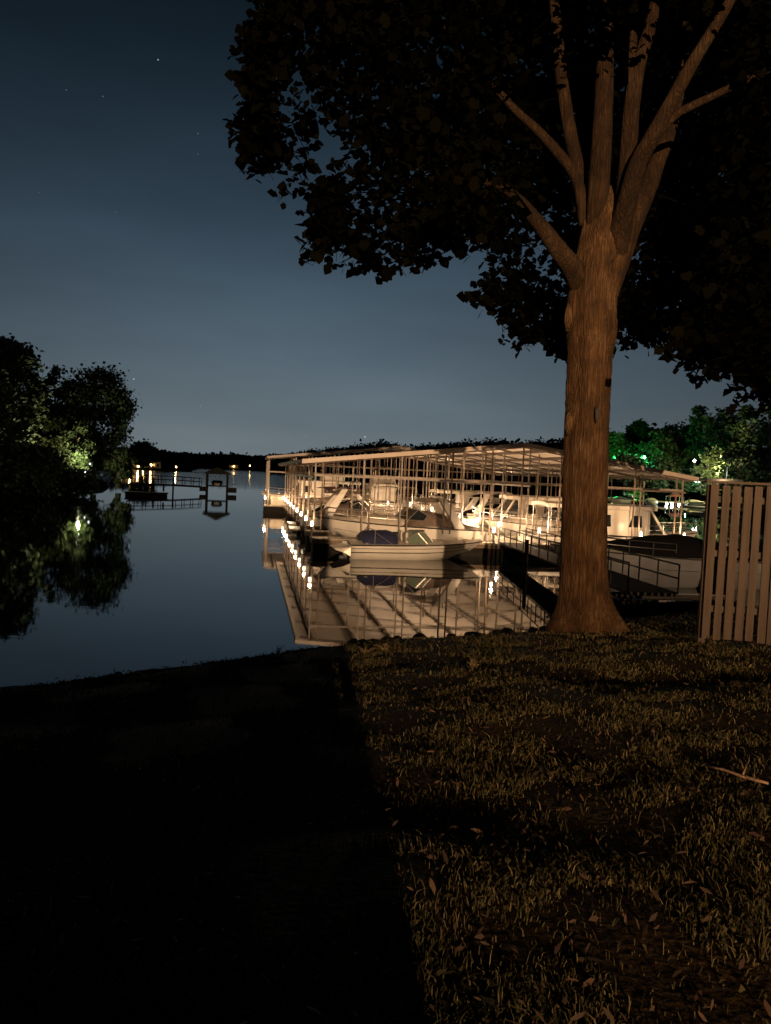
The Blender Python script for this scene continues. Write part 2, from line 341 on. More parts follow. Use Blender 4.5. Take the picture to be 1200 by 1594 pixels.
# grass blades
def grass(n):
    d = 1.6 + (16 - 1.6) * RNG.uniform(0, 1, n * 3) ** 1.35
    x = RNG.uniform(-.62, .62, n * 3) * d
    ok = d < np.interp(x, sx, sy) - RNG.uniform(.75, 1.5, n * 3)
    x = x[ok][:n]; y = d[ok][:n]; n = len(x)
    cl = np.sin(3.1 * x + 1.7 * y) * np.sin(2.3 * y - 1.3 * x) + .6 * np.sin(7.7 * x - 3 * y) * np.sin(6.1 * y + 2 * x)
    keep = RNG.uniform(0, 1, n) < np.clip(.30 + .95 * cl, .035, 1)
    keep &= ((x - 3.25) ** 2 + (y - 12.55) ** 2 > .55)
    x = x[keep]; y = y[keep]; n = len(x); z = ground(x, y)
    h = RNG.gamma(3, .0075, n) * (1 + .7 * RNG.uniform(0, 1, n) ** 3); h = np.clip(h, .008, .085)
    w = RNG.uniform(.0013, .0030, n) * (.6 + y / 7)
    a = RNG.uniform(0, 2 * math.pi, n); b = RNG.uniform(0, 2 * math.pi, n); ln = h * RNG.uniform(.1, 1.3, n)
    px, py = np.cos(a) * w, np.sin(a) * w
    lx, ly = np.cos(b) * ln, np.sin(b) * ln
    V = np.zeros((n, 5, 3))
    V[:, 0] = np.stack([x - px, y - py, z - .01], 1); V[:, 1] = np.stack([x + px, y + py, z - .01], 1)
    V[:, 2] = np.stack([x + px * .8 + lx * .35, y + py * .8 + ly * .35, z + h * .62], 1)
    V[:, 3] = np.stack([x + lx, y + ly, z + h * RNG.uniform(.6, 1, n)], 1)
    V[:, 4] = np.stack([x - px * .8 + lx * .35, y - py * .8 + ly * .35, z + h * .62], 1)
    mixv = RNG.uniform(0, 1, (n, 1)) ** 1.5
    colr = np.array([[.030, .029, .010]]) * (1 - mixv) + np.array([[.115, .09, .038]]) * mixv
    colr *= RNG.uniform(.55, 1.15, (n, 1))
    T = np.repeat(np.concatenate([colr, np.ones((n, 1))], 1), 5, 0)
    return V.reshape(-1, 3), T
V, T = grass(520000)
stuff(npmesh('lawn_grass', V, 5, 'grass', tint=T), 'dry patchy grass lit orange on the sloping lawn', 'grass')
# fallen leaves
n = 2600
d = 1.7 + 12 * RNG.uniform(0, 1, n) ** 1.3; x = RNG.uniform(-.55, .6, n) * d; ok = d < np.interp(x, sx, sy) - .1
x, d = x[ok], d[ok]
c = np.stack([x, d, ground(x, d) + RNG.uniform(.01, .07, len(x))], 1)
stuff(npmesh('fallen_leaves', leaves(c, .05, CURL, .5, .5), 5, 'deadleaf'), 'curled dead leaves scattered over the lawn', 'leaves')
# stick in the grass at right
p0 = UZ(1096, 1273, 1.38); p1 = UZ(1190, 1304, 1.42); mid = (p0 + p1) / 2 + Vector((.02, -.03, .015))
for p in (p0, p1, mid): p.z = float(ground(p.x, p.y)) + .055
mb = MB(); mb.path([p0, p0.lerp(mid, .5) + Vector((0, .012, .005)), mid, mid.lerp(p1, .5), p1], [.006, .009, .011, .011, .008], 7)
mb.path([mid, mid + Vector((.06, .07, .05))], [.006, .003], 5)
tag(part('stick', mb, 'stick', smooth=True), 'pale dry stick lying in the lawn below the picket fence', 'stick')
# leafy weeds near the shadow edge
def weed(px, py, h, k):
    p = UZ(px, py, .95); p.z = float(ground(p.x, p.y)); t = thing('weed_plant', WL[k], 'weed', p, 0, 'weeds along the top of the bank')
    mb = MB(); cs = []
    for i in range(7):
        q = Vector((random.gauss(0, .07), random.gauss(0, .07), h * random.uniform(.6, 1)))
        mb.path([(0, 0, -.02), q * .55 + Vector((0, 0, .03)), q], [.004, .003, .002], 4)
        for j in range(9): cs.append(tuple(q * random.uniform(.3, 1.05) + Vector((random.gauss(0, .02), random.gauss(0, .02), 0))))
    part('stem', mb, 'stick', t)
    o = npmesh('foliage', leaves(np.array(cs), .028, CURL, .4, .3), 5, 'grass', t, np.tile(np.array([[.10, .085, .03, 1]]), (len(cs) * 5, 1)))
WL = ['low leafy weed at the left edge of the lit lawn', 'bushy weed on the lit lawn a little right of the shadow edge', 'taller weed sprouting on the bank below the front boat reflection', 'weed on the dark bank edge at the left end of the roof reflection']
for k, a in enumerate([(566, 1052, .10), (600, 1046, .11), (733, 1100, .14), (432, 1021, .12)]): weed(*a, k)

# shore rocks
rk = MB()
import bmesh
def rockmesh(seed):
    bm = bmesh.new(); bmesh.ops.create_icosphere(bm, subdivisions=3, radius=1); rr = random.Random(seed)
    ax = [(Vector((rr.gauss(0, 1), rr.gauss(0, 1), rr.gauss(0, 1))).normalized(), rr.uniform(.45, .85)) for _ in range(11)]
    for v in bm.verts:
        for a_, dd in ax:
            k = v.co.dot(a_)
            if k > dd: v.co -= a_ * (k - dd) * .9
        v.co *= 1 + rr.uniform(-.02, .02)
    me = bpy.data.meshes.new('shore_rock'); bm.to_mesh(me); bm.free(); me.materials.append(M['rock']); return me
rms = [rockmesh(s) for s in range(5)]
xs_ = list(np.linspace(-4.4, 5.6, 64))
for i, x in enumerate(xs_):
    x += random.uniform(-.1, .1); dy = random.uniform(-.12, .35)
    y = float(np.interp(x, sx, sy)) + dy
    o = bpy.data.objects.new('shore_rock', rms[i % 5]); link(o)
    s = random.uniform(.07, .2) * (1.2 if dy > .1 else .75) * (.55 if x < -.6 else 1)
    o.location = (x, y, float(ground(x, y)) + s * .15); o.scale = (s * random.uniform(1, 1.6), s, s * random.uniform(.6, .9)); o.rotation_euler = (0, 0, random.uniform(0, 6))
    tag(o, 'small dark rock on the bank edge between lawn and lake', 'rock', 'rocks along the bank edge')

# ------------------------------------------------------------------ big tree
TB = Vector((3.22, 12.55, 0)); TB.z = float(ground(TB.x, TB.y))
tree = thing('oak_tree', 'large tree with thick lit trunk and dark spreading crown on the bank', 'tree', TB)
def trunk_path(pts, n=28, d0=12.5, seed=0, flare=False, steps=7):
    """pts: (px, py, half width px, depth)"""
    P = [(UY(a, b, d), w * d / F) for a, b, w, d in pts]
    C, Rr = [], []
    for i in range(len(P) - 1):
        p0 = P[max(i - 1, 0)]; p1 = P[i]; p2 = P[i + 1]; p3 = P[min(i + 2, len(P) - 1)]
        for k in range(steps):
            t = k / steps
            cm = lambda a, b, c, d: .5 * (2 * b + (c - a) * t + (2 * a - 5 * b + 4 * c - d) * t * t + (3 * b - a - 3 * c + d) * t ** 3)
            C.append(Vector([cm(p0[0][j], p1[0][j], p2[0][j], p3[0][j]) for j in range(3)])); Rr.append(max(.006, cm(p0[1], p1[1], p2[1], p3[1])))
    C.append(P[-1][0]); Rr.append(P[-1][1])
    mb = MB(); rr = random.Random(seed); ph = [rr.uniform(0, 6) for _ in range(6)]
    nx = None; secs = []
    for i, p in enumerate(C):
        t = (C[min(i + 1, len(C) - 1)] - C[max(i - 1, 0)]).normalized()
        if nx is None: nx = t.cross(Vector((0, 1, 0))).normalized()
        nx = (nx - t * nx.dot(t)).normalized(); ny = t.cross(nx); ring = []
        hgt = p.z - TB.z
        for k in range(n):
            a = 2 * math.pi * k / n
            r = 1 + .045 * math.sin(3 * a + ph[0] + hgt * .5) + .03 * math.sin(5 * a + ph[1] - hgt * .8) + .022 * math.sin(9 * a + ph[2] + hgt * 1.2) + .02 * rr.uniform(-1, 1)
            if flare and hgt < 1.3: r += (1 - hgt / 1.3) ** 2 * (.16 * max(0, math.sin(5 * a + 1.2)) + .1 * math.sin(3 * a + .4))
            ring.append(p + (nx * math.cos(a) + ny * math.sin(a)) * Rr[i] * r - TB)
        secs.append(ring)
    mb.loft(secs, True, True, True); return mb
tr = trunk_path([(912, 1022, 92, 12.55), (912, 996, 70, 12.55), (911, 968, 53, 12.5), (910, 935, 41, 12.5), (909, 880, 36, 12.5), (911, 800, 34.5, 12.5), (914, 700, 33.5, 12.5), (917, 620, 33, 12.5), (920, 550, 34, 12.5),
                 (922, 515, 38, 12.5), (921, 475, 38, 12.5), (927, 430, 38, 12.5), (937, 390, 39, 12.5), (945, 350, 38, 12.5), (951, 318, 30, 12.5), (955, 295, 16, 12.5)], 44, seed=1, flare=True, steps=9)
# knots and burls on the trunk
for a, b, w in ((886, 658, 8), (886, 492, 9), (952, 524, 9)):
    p = UY(a, b, 12.42) - TB; s = w * 12.4 / F * .85
    tr.path([p + Vector((0, .04, -s * 3)), p + Vector((0, .0, -s * 1.2)), p, p + Vector((0, .0, s * 1.2)), p + Vector((0, .04, s * 3))], [s * .4, s * .95, s, s * .9, s * .3], 12, wob=.2)
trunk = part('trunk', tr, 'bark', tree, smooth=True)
mb = MB(); p = UY(929, 642, 12.10) - TB
mb.path([p + Vector((0, 0, -.16)), p + Vector((0, -.012, -.08)), p + Vector((0, -.015, .02)), p + Vector((0, .02, .09))], [.012, .03, .042, .02], 10)
part('knot_hole', mb, 'float', trunk, smooth=True)
LIMBS = [
 [(925, 500, 22, 12.55), (898, 428, 17, 12.35), (872, 392, 14, 12.1), (850, 362, 12, 12), (828, 335, 10, 12), (800, 305, 8, 12.3), (765, 285, 6, 12.8), (700, 280, 4, 13.2), (640, 300, 2, 13.4)],
 [(912, 350, 12, 12.5), (903, 300, 9, 12.5), (893, 272, 8, 12.5), (868, 238, 8, 12.4), (836, 203, 7, 12.3), (800, 170, 6, 12.2), (760, 125, 5, 12), (725, 90, 4, 11.8), (690, 40, 2, 11.6)],
 [(906, 330, 12, 12.6), (900, 266, 10, 12.8), (888, 210, 10, 12.9), (878, 150, 9.5, 13), (871, 98, 9, 13.1), (864, 20, 8, 13.3), (850, -80, 6, 13.5), (830, -200, 3, 13.6)],
 [(930, 460, 16, 12.5), (929, 380, 17, 12.4), (932, 300, 16, 12.3), (937, 210, 15, 12.4), (940, 140, 14, 12.5), (942, 63, 13, 12.6), (946, -30, 11, 12.7), (940, -160, 7, 12.8), (930, -280, 3, 12.9)],
 [(940, 450, 15, 12.5), (961, 380, 17, 12.35), (972, 320, 15, 12.1), (979, 231, 13, 12.0), (984, 160, 12, 11.9), (996, 95, 10, 11.8), (1014, 35, 9, 11.7), (1030, -50, 7, 11.6), (1050, -180, 3, 11.5)],
 [(934, 470, 15, 12.5), (952, 400, 17, 12.35), (970, 335, 15, 12.0), (990, 260, 13, 11.7), (1012, 218, 12, 11.5), (1034, 178, 11, 11.4), (1072, 108, 9.5, 11.2), (1104, 55, 8.5, 11.1), (1137, 0, 7.5, 11), (1170, -70, 5, 10.9), (1200, -150, 2, 10.8)],
 [(1000, 240, 8, 11.7), (1046, 184, 6.5, 11.6), (1078, 165, 6, 11.5), (1109, 150, 5.5, 11.4), (1155, 128, 5, 11.2), (1205, 105, 4.5, 11), (1280, 70, 3, 10.8)],
 [(938, 470, 18, 12.6), (958, 410, 20, 12.65), (980, 350, 18, 12.75), (1007, 296, 14, 12.9), (1026, 245, 12, 13.0), (1043, 200, 11, 13.2), (1058, 130, 9, 13.4), (1070, 40, 7, 13.9), (1080, -80, 4, 14)],
 [(983, 170, 6, 11.9), (984, 91, 6, 11.8), (986, 40, 5.5, 11.8), (987, -10, 5, 11.7), (990, -90, 3, 11.6)],
]
for i, pts in enumerate(LIMBS):
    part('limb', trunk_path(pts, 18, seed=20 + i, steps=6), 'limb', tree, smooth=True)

def inside(poly, x, y):
    c = False; j = len(poly) - 1
    for i in range(len(poly)):
        xi, yi = poly[i]; xj, yj = poly[j]
        if (yi > y) != (yj > y) and x < (xj - xi) * (y - yi) / (yj - yi) + xi: c = not c
        j = i
    return c
POLY = [(430, -330), (425, -60), (430, 5), (398, 55), (405, 95), (400, 140), (388, 205), (405, 235), (440, 262), (488, 262), (512, 300), (492, 355), (520, 374), (578, 396), (640, 382), (676, 358), (706, 345), (742, 332), (762, 345),
        (790, 372), (760, 420), (748, 470), (775, 482), (812, 470), (836, 510), (862, 528), (892, 520), (900, 420), (930, 400), (962, 440), (958, 500), (985, 505), (1030, 480), (1060, 530), (1098, 558), (1150, 570), (1230, 590), (1320, 590), (1320, -330)]
GAPS = [(458, 118, 16), (475, 215, 26), (452, 190, 12), (560, 300, 11), (655, 275, 20), (575, 200, 8), (668, 70, 26), (720, 95, 12), (618, 130, 8), (1118, 272, 26), (1095, 285, 12), (1145, 255, 10), (800, 400, 8), (760, 390, 20), (1060, 440, 12), (860, 430, 12), (540, 345, 7), (500, 60, 8), (610, 360, 6), (500, 160, 16), (528, 205, 14), (470, 262, 22), (503, 246, 14), (592, 130, 10), (640, 58, 16), (548, 85, 8), (610, 232, 9), (440, 150, 10), (690, 180, 8), (735, 215, 7), (560, 250, 6), (1010, 400, 10), (1085, 500, 12), (455, 60, 8)]
cent = []; nleaf = []
while len(cent) < 1250:
    x = random.uniform(370, 1290); y = random.uniform(-320, 640)
    if not inside(POLY, x, y): continue
    if any((x - a) ** 2 + (y - b) ** 2 < (c + 20) ** 2 for a, b, c in GAPS): continue
    if y < 0 and random.random() < .45: continue
    # keep the trunk and the lit forks in view : foliage stands behind or beside them
    d = random.uniform(10.2, 15.5)
    if 780 < x < 1130 and -20 < y < 560: d = random.uniform(13.9, 17)
    elif 750 < x <= 780 and 60 < y < 380: d = random.uniform(12.6, 15.5)
    elif 640 < x < 750 and 20 < y < 360 and random.random() < .5: d = random.uniform(10, 11.3)
    p = UY(x, y, d); edge = not all(inside(POLY, x + dx, y + dy) for dx, dy in ((35, 0), (-35, 0), (0, 35), (0, -35)))
    cent.append((p, .15 if edge else .30)); nleaf.append(26 if edge else 42)
for _ in range(260):     # drooping sprays along the lower edge
    x = random.uniform(395, 1290); y = random.uniform(180, 640)
    if inside(POLY, x, y) and not inside(POLY, x, y + 28) and not any((x - a) ** 2 + (y - b) ** 2 < (c + 10) ** 2 for a, b, c in GAPS):
        d = random.uniform(10.5, 14) if not 840 < x < 1000 else random.uniform(13.6, 15)
        cent.append((UY(x, y, d), .11)); nleaf.append(20)
sprays = []
tries = 0
while len(sprays) < 330 and tries < 60000:
    tries += 1
    x = random.uniform(375, 1290); y = random.uniform(-40, 640)
    if not inside(POLY, x, y): continue
    out_ = [(dx, dy) for dx, dy in ((-1, 0), (-.7, .7), (0, 1), (.7, .7), (-.8, -.5)) if not inside(POLY, x + dx * 26, y + dy * 26)]
    gp_ = any((x - a) ** 2 + (y - b) ** 2 < (c + 26) ** 2 for a, b, c in GAPS)
    if not out_ and not (gp_ and random.random() < .25): continue
    if gp_ and random.random() < .7: continue
    dx, dy = random.choice(out_) if out_ else (random.uniform(-1, 1), .6)
    if 780 < x < 1060: dd = random.uniform(13.8, 15.5)
    else: dd = random.uniform(10.3, 14.5)
    ln = random.uniform(18, 52); p0_ = UY(x - dx * 20, y - dy * 20, dd); p1_ = UY(x + dx * ln, y + dy * ln * .8 + ln * .35, dd + random.uniform(-.3, .3)); sprays.append((p0_, p1_))
sp_pts = []
for a_, b_ in sprays:
    n_ = int((b_ - a_).length / .028)
    for k in range(n_):
        f = random.random(); q = a_.lerp(b_, f) + Vector((0, 0, -.10 * f * f)); w = .11 * (1 - .72 * f)
        sp_pts.append((q.x + random.gauss(0, w), q.y + random.gauss(0, w), q.z + random.gauss(0, w) - .02))
allp = [np.array(sp_pts)]
for (p, s), k in zip(cent, nleaf):
    q = np.clip(RNG.normal(size=(k, 3)), -1.5, 1.5) * np.array([s, s, s * .75]); allp.append(np.array(p)[None, :] + q)
allp = np.concatenate(allp) - np.array(TB)[None, :]
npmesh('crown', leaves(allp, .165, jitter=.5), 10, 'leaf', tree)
# twigs carrying the clumps
mb = MB(); lp = [UY(a, b, d) for pts in LIMBS for a, b, w, d in pts[3:]]
for p, s in random.sample(cent, 330):
    q = min(lp, key=lambda w: (w - p).length)
    if (q - p).length > 2.4 or 760 < 600 + 1200 * p.x / p.y < 1160: continue
    mdl = q.lerp(p, .5) + Vector((random.gauss(0, .12), random.gauss(0, .12), .18))
    mb.path([q - TB, q.lerp(mdl, .6) - TB, mdl - TB, p - TB], [.02, .014, .010, .004], 5)
for a_, b_ in sprays: mb.path([a_ - TB, a_.lerp(b_, .5) - TB + Vector((0, 0, .0)), b_ - TB + Vector((0, 0, -.08))], [.009, .006, .003], 4)
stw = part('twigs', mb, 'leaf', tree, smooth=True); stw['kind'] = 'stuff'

# neighbouring tree whose boughs hang in at the right edge
NB = Vector((10.5, 17.0, 0)); NB.z = float(ground(NB.x, NB.y))
t2 = thing('overhanging_tree', 'dark leafy tree hanging over the fence from the right edge', 'tree', NB)
mb = MB(); mb.path([(0, 0, -.3), (0, 0, 1), (-.05, 0, 4), (-.2, .1, 7), (-.3, .2, 10)], [.6, .4, .33, .26, .12], 16, wob=.08)
mb2 = MB()
for q in ((-2.6, -.3, 7.2), (-2.2, .5, 5.6), (-1.6, -1, 9), (1.8, .3, 8), (1, 1.5, 9.5)):
    mb2.path([(-.1, 0, 3.6), Vector(q) * .55 + Vector((0, 0, 1.9)), q], [.13, .09, .02], 8)
part('trunk', mb, 'bark', t2, smooth=True); part('limbs', mb2, 'float', t2, smooth=True)
POLY2 = [(1030, 300), (1040, 380), (1052, 470), (1078, 520), (1100, 545), (1130, 562), (1160, 570), (1200, 585), (1320, 600), (1320, 200), (1200, 150)]
pts = []
k = 0
while k < 340:
    x = random.uniform(1030, 1310); y = random.uniform(160, 670)
    if not inside(POLY2, x, y) or (x - 1118) ** 2 + (y - 272) ** 2 < 45 ** 2: continue
    k += 1; p = np.array(UY(x, y, random.uniform(14.5, 19.5)) - NB); pts.append(p + np.clip(RNG.normal(size=(48, 3)), -1.5, 1.5) * .34)
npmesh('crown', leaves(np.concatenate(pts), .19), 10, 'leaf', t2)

# ------------------------------------------------------------------ picket fence
FL = 4.39; FY = 10.5; FZ = float(ground(4.6, 10.5))
fen = thing('picket_fence', 'weathered wooden picket fence with gaps at the right edge of the lawn', 'fence', (FL, FY, 0), R(-8))
top = 3.56
px = .0; rng = random.Random(3)
for i in range(17):
    w = .106 + rng.uniform(-.008, .008); x = .055 + i * .142 + rng.uniform(-.008, .008)
    z0 = 1.46 - .004 * i + rng.uniform(-.025, .02); z1 = top + rng.uniform(-.02, .012)
    mb = MB(); mb.box((x, -.05, (z0 + z1) / 2), (w, .022, z1 - z0), Matrix.Rotation(rng.uniform(-.006, .006), 3, 'Y') @ Matrix.Rotation(rng.uniform(-.1, .1), 3, 'Z'))
    part('picket', mb, 'fence', fen, bevel=.004)
for z in (1.86, 2.62, 3.36):
    mb = MB(); mb.box((1.27, 0.01, z), (2.5, .04, .09)); part('rail', mb, 'rock', fen, bevel=.004)
for x in (.03, 2.4):
    mb = MB(); mb.box((x, .07, 2.3), (.09, .09, 2.5)); part('post', mb, 'fence', fen, bevel=.005)
mb = MB(); mb.box((1.25, -.02, top + .03), (2.62, .12, .035)); part('cap_board', mb, 'fence', fen, bevel=.005)

# ------------------------------------------------------------------ boat dock
PHI = R(10); O = Vector((5.55, 34.75, 0)); DU = Vector((-math.sin(PHI), math.cos(PHI), 0)); DV = Vector((math.cos(PHI), math.sin(PHI), 0))
def D(x, y, z=0): return O + DV * x + DU * y + Vector((0, 0, z))
DZ = .62; HW = 8.85; PITCHY = 3.66; NF = 8; YE = PITCHY * NF
dock = thing('covered_boat_dock', 'long roofed floating boat dock with finger piers nearest the lawn', 'dock', O, PHI)
RX = .75
def gable(name_parent, x0, x1, y0, y1, ze, zr, np_, pur=1.95):
    xm = (x0 + x1) / 2 + RX
    for sgn, xa in ((-1, x0), (1, x1)):
        mb = MB(); nseg = 24; secs = []
        # ribbed metal sheet : shallow corrugation along the eave
        nr = int((y1 - y0) / .3)
        for j in range(nr + 1):
            y = y0 + (y1 - y0) * j / nr; dz = .02 if j % 2 else 0
            secs.append([(xa, y, ze + dz), (xm, y, zr + dz), (xm, y, zr + dz + .04), (xa, y, ze + dz + .04)])
        mb.loft(secs, True, True, True); part('roof_panel', mb, 'roofu', name_parent)
        npur = 5; mb = MB()
        for k in range(npur):
            f = (k + .35) / npur; x = xa + (xm - xa) * f; z = ze + (zr - ze) * f - .075
            mb.box((x, (y0 + y1) / 2, z), (.13, y1 - y0 - .1, .14))
        part('purlin_run', mb, 'purlin', name_parent)
        mb = MB(); mb.box((xa + sgn * .03, (y0 + y1) / 2, ze + .0), (.05, y1 - y0 + .1, .17)); part('eave_trim', mb, 'purlin', name_parent)
    for ye in (y0 - .04, y1 + .04):
        mb = MB()
        mb.loft([[(x, ye - .025, z - .11), (x, ye + .025, z - .11), (x, ye + .025, z + .08), (x, ye - .025, z + .08)] for x, z in ((x0 - .05, ze), (xm, zr), (x1 + .05, ze))], True, True, True)
        part('gable_trim', mb, 'fascia', name_parent)
ZE, ZR = 3.92, 5.12
gable(dock, -HW - .45, HW + .45, .2, YE + .3, ZE, ZR, dock)
def roofz(x): return ZE + (ZR - ZE) * (1 - abs(x - RX) / (HW + .45 + (RX if x < RX else -RX)))
PX = [-HW + .12, -6.6, -4.9, -2.9, -1.05, 1.05, 2.9, 4.9, 6.6, HW - .12]
for n_ in range(NF + 1):
    y = n_ * PITCHY + .45
    # rafter + tie for each bay
    mb = MB()
    for sg in (-1, 1):
        mb.path([(sg * (HW + .3), y, ZE - .12), (RX, y, ZR - .12)], .035, 4)
    part('rafter_pair', mb, 'purlin', dock)
    if n_ in (0, 3, 6, 8): mb = MB(); mb.box((0, y, 3.34), (2 * HW - .2, .07, .09)); part('tie_beam', mb, 'galv', dock)
    for x in PX:
        if n_ % 2 and abs(x) == 4.9 or (n_ % 2 == 0 and abs(x) in (2.9, 6.6) and n_): continue
        mb = MB(); mb.box((x, y, (DZ + roofz(x) - .2) / 2 + DZ / 2), (.06, .06, roofz(x) - .2 - DZ)); part('post', mb, 'galv', dock)
        if n_ == 0 or abs(x) > 8:
            mb = MB(); mb.box((x + (.32 if x < 0 else -.32), y, (DZ + roofz(x) - .2) / 2 + DZ / 2), (.06, .06, roofz(x) - .2 - DZ)); part('brace_post', mb, 'rust', dock)
for x in (-HW + .12, -1.05, 1.05, HW - .12):
    mb = MB(); mb.box((x, YE / 2 + .2, 3.24), (.06, YE, .08)); part('side_rail', mb, 'galv', dock)
# walkway and fingers
def deckpart(cx, cy, sx_, sy_, name):
    mb = MB(); mb.box((cx, cy, DZ - .04), (sx_, sy_, .08)); d = part(name, mb, 'deck', dock, bevel=.01)
    mb = MB(); mb.box((cx, cy, DZ - .16), (sx_ - .04, sy_ - .04, .15)); part('deck_frame', mb, 'rust', d)
    mb = MB(); mb.box((cx, cy, .12), (sx_ - .16, sy_ - .12, .62)); part('float', mb, 'float', d)
deckpart(0, YE / 2, 2.1, YE + .6, 'walkway')
for n_ in range(NF + 1):
    y = n_ * PITCHY + .45
    for sg in (-1, 1):
        deckpart(sg * (HW + 1.06) / 2, y, HW - 1.08, .95 if n_ else 1.2, 'finger_pier')

# T shaped outer dock
T0, T1, TX = 29.9, 41.0, 10.2
tdock = thing('outer_boat_dock', 'wider roofed dock crossing the far end of the long dock', 'dock', O, PHI)
gable(tdock, -TX, TX, T0, T1, 4.48, 5.85, tdock)
def tz(x): return 4.48 + 1.37 * (1 - abs(x - RX) / (TX + (RX if x < RX else -RX))) - .22
for y in (T0 + .25, T0 + 3.6, T0 + 7.2, T1 - .3):
    for x in (-TX + .15, -TX + 2.3, -6.6, -4.4, -2.2, 0, 2.2, 4.4, 6.6, TX - .15):
        mb = MB(); mb.box((x, y, (.5 + tz(x)) / 2), (.1, .1, tz(x) - .5)); part('post', mb, 'galv', tdock)
    mb = MB(); mb.box((0, y, 3.30), (2 * TX - .3, .07, .1)); part('tie_beam', mb, 'galv', tdock)
    mb = MB(); mb.box((0, y, 3.98), (2 * TX - 4.6, .06, .08)); part('upper_beam', mb, 'galv', tdock)
def tdeck(cx, cy, sx_, sy_, name):
    mb = MB(); mb.box((cx, cy, .52), (sx_, sy_, .08)); d = part(name, mb, 'deck', tdock, bevel=.01)
    mb = MB(); mb.box((cx, cy, .17), (sx_ - .1, sy_ - .1, .6)); part('float', mb, 'float', d)
tdeck(0, T0 + .3, 2 * TX + .5, 1.4, 'walkway'); tdeck(0, T1 - .3, 2 * TX, 1.2, 'walkway')
for x in (-TX + .3, -3.2, 3.2, TX - .3): tdeck(x, (T0 + T1) / 2, .8, T1 - T0 - 2, 'finger_pier')

# pedestal lamps
def make_lamp():
    t = thing('pedestal_lamp', 'x', 'lamp')
    mb = MB(); mb.lathe((0, 0, 0), [(.07, 0), (.06, .02), (.035, .06), (.045, .30), (.06, .46), (.07, .50)], 10); part('post', mb, 'lamppost', t, smooth=True)
    mb = MB(); mb.lathe((0, 0, .5), [(.05, .003), (.06, .03), (.062, .12), (.045, .17)], 10); part('lamp_head', mb, 'lamphead', t, smooth=True)
    mb = MB(); mb.lathe((0, 0, .673), [(.075, 0), (.07, .02), (.02, .05)], 10); part('lamp_cap', mb, 'lamppost', t, smooth=True)
    return t
ORD = ['nearest', 'second', 'third', 'fourth', 'fifth', 'sixth', 'seventh', 'eighth', 'ninth']
lampspots = []
for n_ in range(NF + 1):
    y = n_ * PITCHY + .45
    lampspots.append((-HW + .02, y - .3, DZ, f'glowing pedestal lamp at the left tip of the {ORD[n_]} finger pier', 6))
    if n_ == 0:
        lampspots += [(HW - 4.4, y - .35, DZ, 'pedestal lamp glowing just right of the big trunk before the cabin cruiser', 7), (HW - 2.3, y - .35, DZ, 'pedestal lamp in front of the cabin cruiser window', 7), (HW - .1, y - .35, DZ, 'pedestal lamp at the right tip of the nearest finger pier', 14),
                      (-.75, y - .75, DZ, 'bright pedestal lamp on the near end of the dock walkway beside the runabout bow', 30), (1.6, y - .2, DZ, 'pedestal lamp by the rails left of the big trunk', 26)]
    elif n_ % 2 == 0 and n_ > 1:
        lampspots.append((HW - .1, y, DZ, f'glowing pedestal lamp at the right tip of the {ORD[n_]} finger pier', 34))
    if n_ in (1, 2, 3, 5, 7):  # lamps added along the walkway to brighten the roof from below
        lampspots.append((-.85, y + .1, DZ, f'pedestal lamp added on the walkway where the {ORD[n_]} left finger pier joins', 52))
        lampspots.append((.85, y - .3, DZ, f'pedestal lamp added on the walkway where the {ORD[n_]} right finger pier joins', 40))
for x, y, l_ in ((-TX - .1, T0 - .3, 'pedestal lamp at the near left corner of the outer dock'), (-TX - .1, T0 + .9, 'pedestal lamp behind the near left corner lamp of the outer dock'), (-TX + 2.0, T0 + .1, 'pedestal lamp right of the cream storage box on the outer dock'),
                 (-TX + .3, T1 - .4, 'pedestal lamp at the far left corner of the outer dock'), (-4.4, T0 + .2, 'pedestal lamp on the left half of the outer dock walkway'), (-7.0, T0 + .1, 'pedestal lamp added between the storage box and the yacht bow to light the yacht'), (4.4, T0 + .2, 'pedestal lamp on the right half of the outer dock walkway'), (TX - .2, T0 + .2, 'pedestal lamp at the right corner of the outer dock')):  # the one by the yacht bow is added to brighten the yacht
    lampspots.append((x, y, .56, l_, 14 if x < -TX + 3 else 75))
l0 = make_lamp()
for i, (x, y, z, lab, pw) in enumerate(lampspots):
    t = l0 if i == 0 else copy_tree(l0)
    t.location = D(x, y, z); t['label'] = lab; t['group'] = 'pedestal lamps on the docks'
    lamp('pedestal_light', 'POINT', D(x, y, z + .86), pw * 5.2, (1, .66, .39), .06)

# storage boxes
def dockbox(x, y, z, rz, lab, sz=(1.2, .6, .6)):
    t = thing('dock_box', lab, 'storage box', D(x, y, z), PHI + rz, 'storage boxes on the docks')
    mb = MB(); mb.box((0, 0, sz[2] * .4), (sz[0], sz[1], sz[2] * .8), taper=1.05); part('box_body', mb, 'box', t, bevel=.03)
    mb = MB(); mb.box((0, 0, sz[2] * .9), (sz[0] * 1.09, sz[1] * 1.1, sz[2] * .16), taper=.9); part('lid', mb, 'box', t, bevel=.03)
dockbox(-TX + 1.15, T0 + .35, .565, 0, 'cream storage box at the left end of the outer dock', (1.5, .8, .75))
dockbox(-.6, PITCHY + 1.6, DZ + .003, R(90), 'white storage box on the walkway behind the big cruiser')
dockbox(.7, PITCHY * 2 + 1.4, DZ + .003, R(90), 'storage box on the right side of the walkway between cruisers')

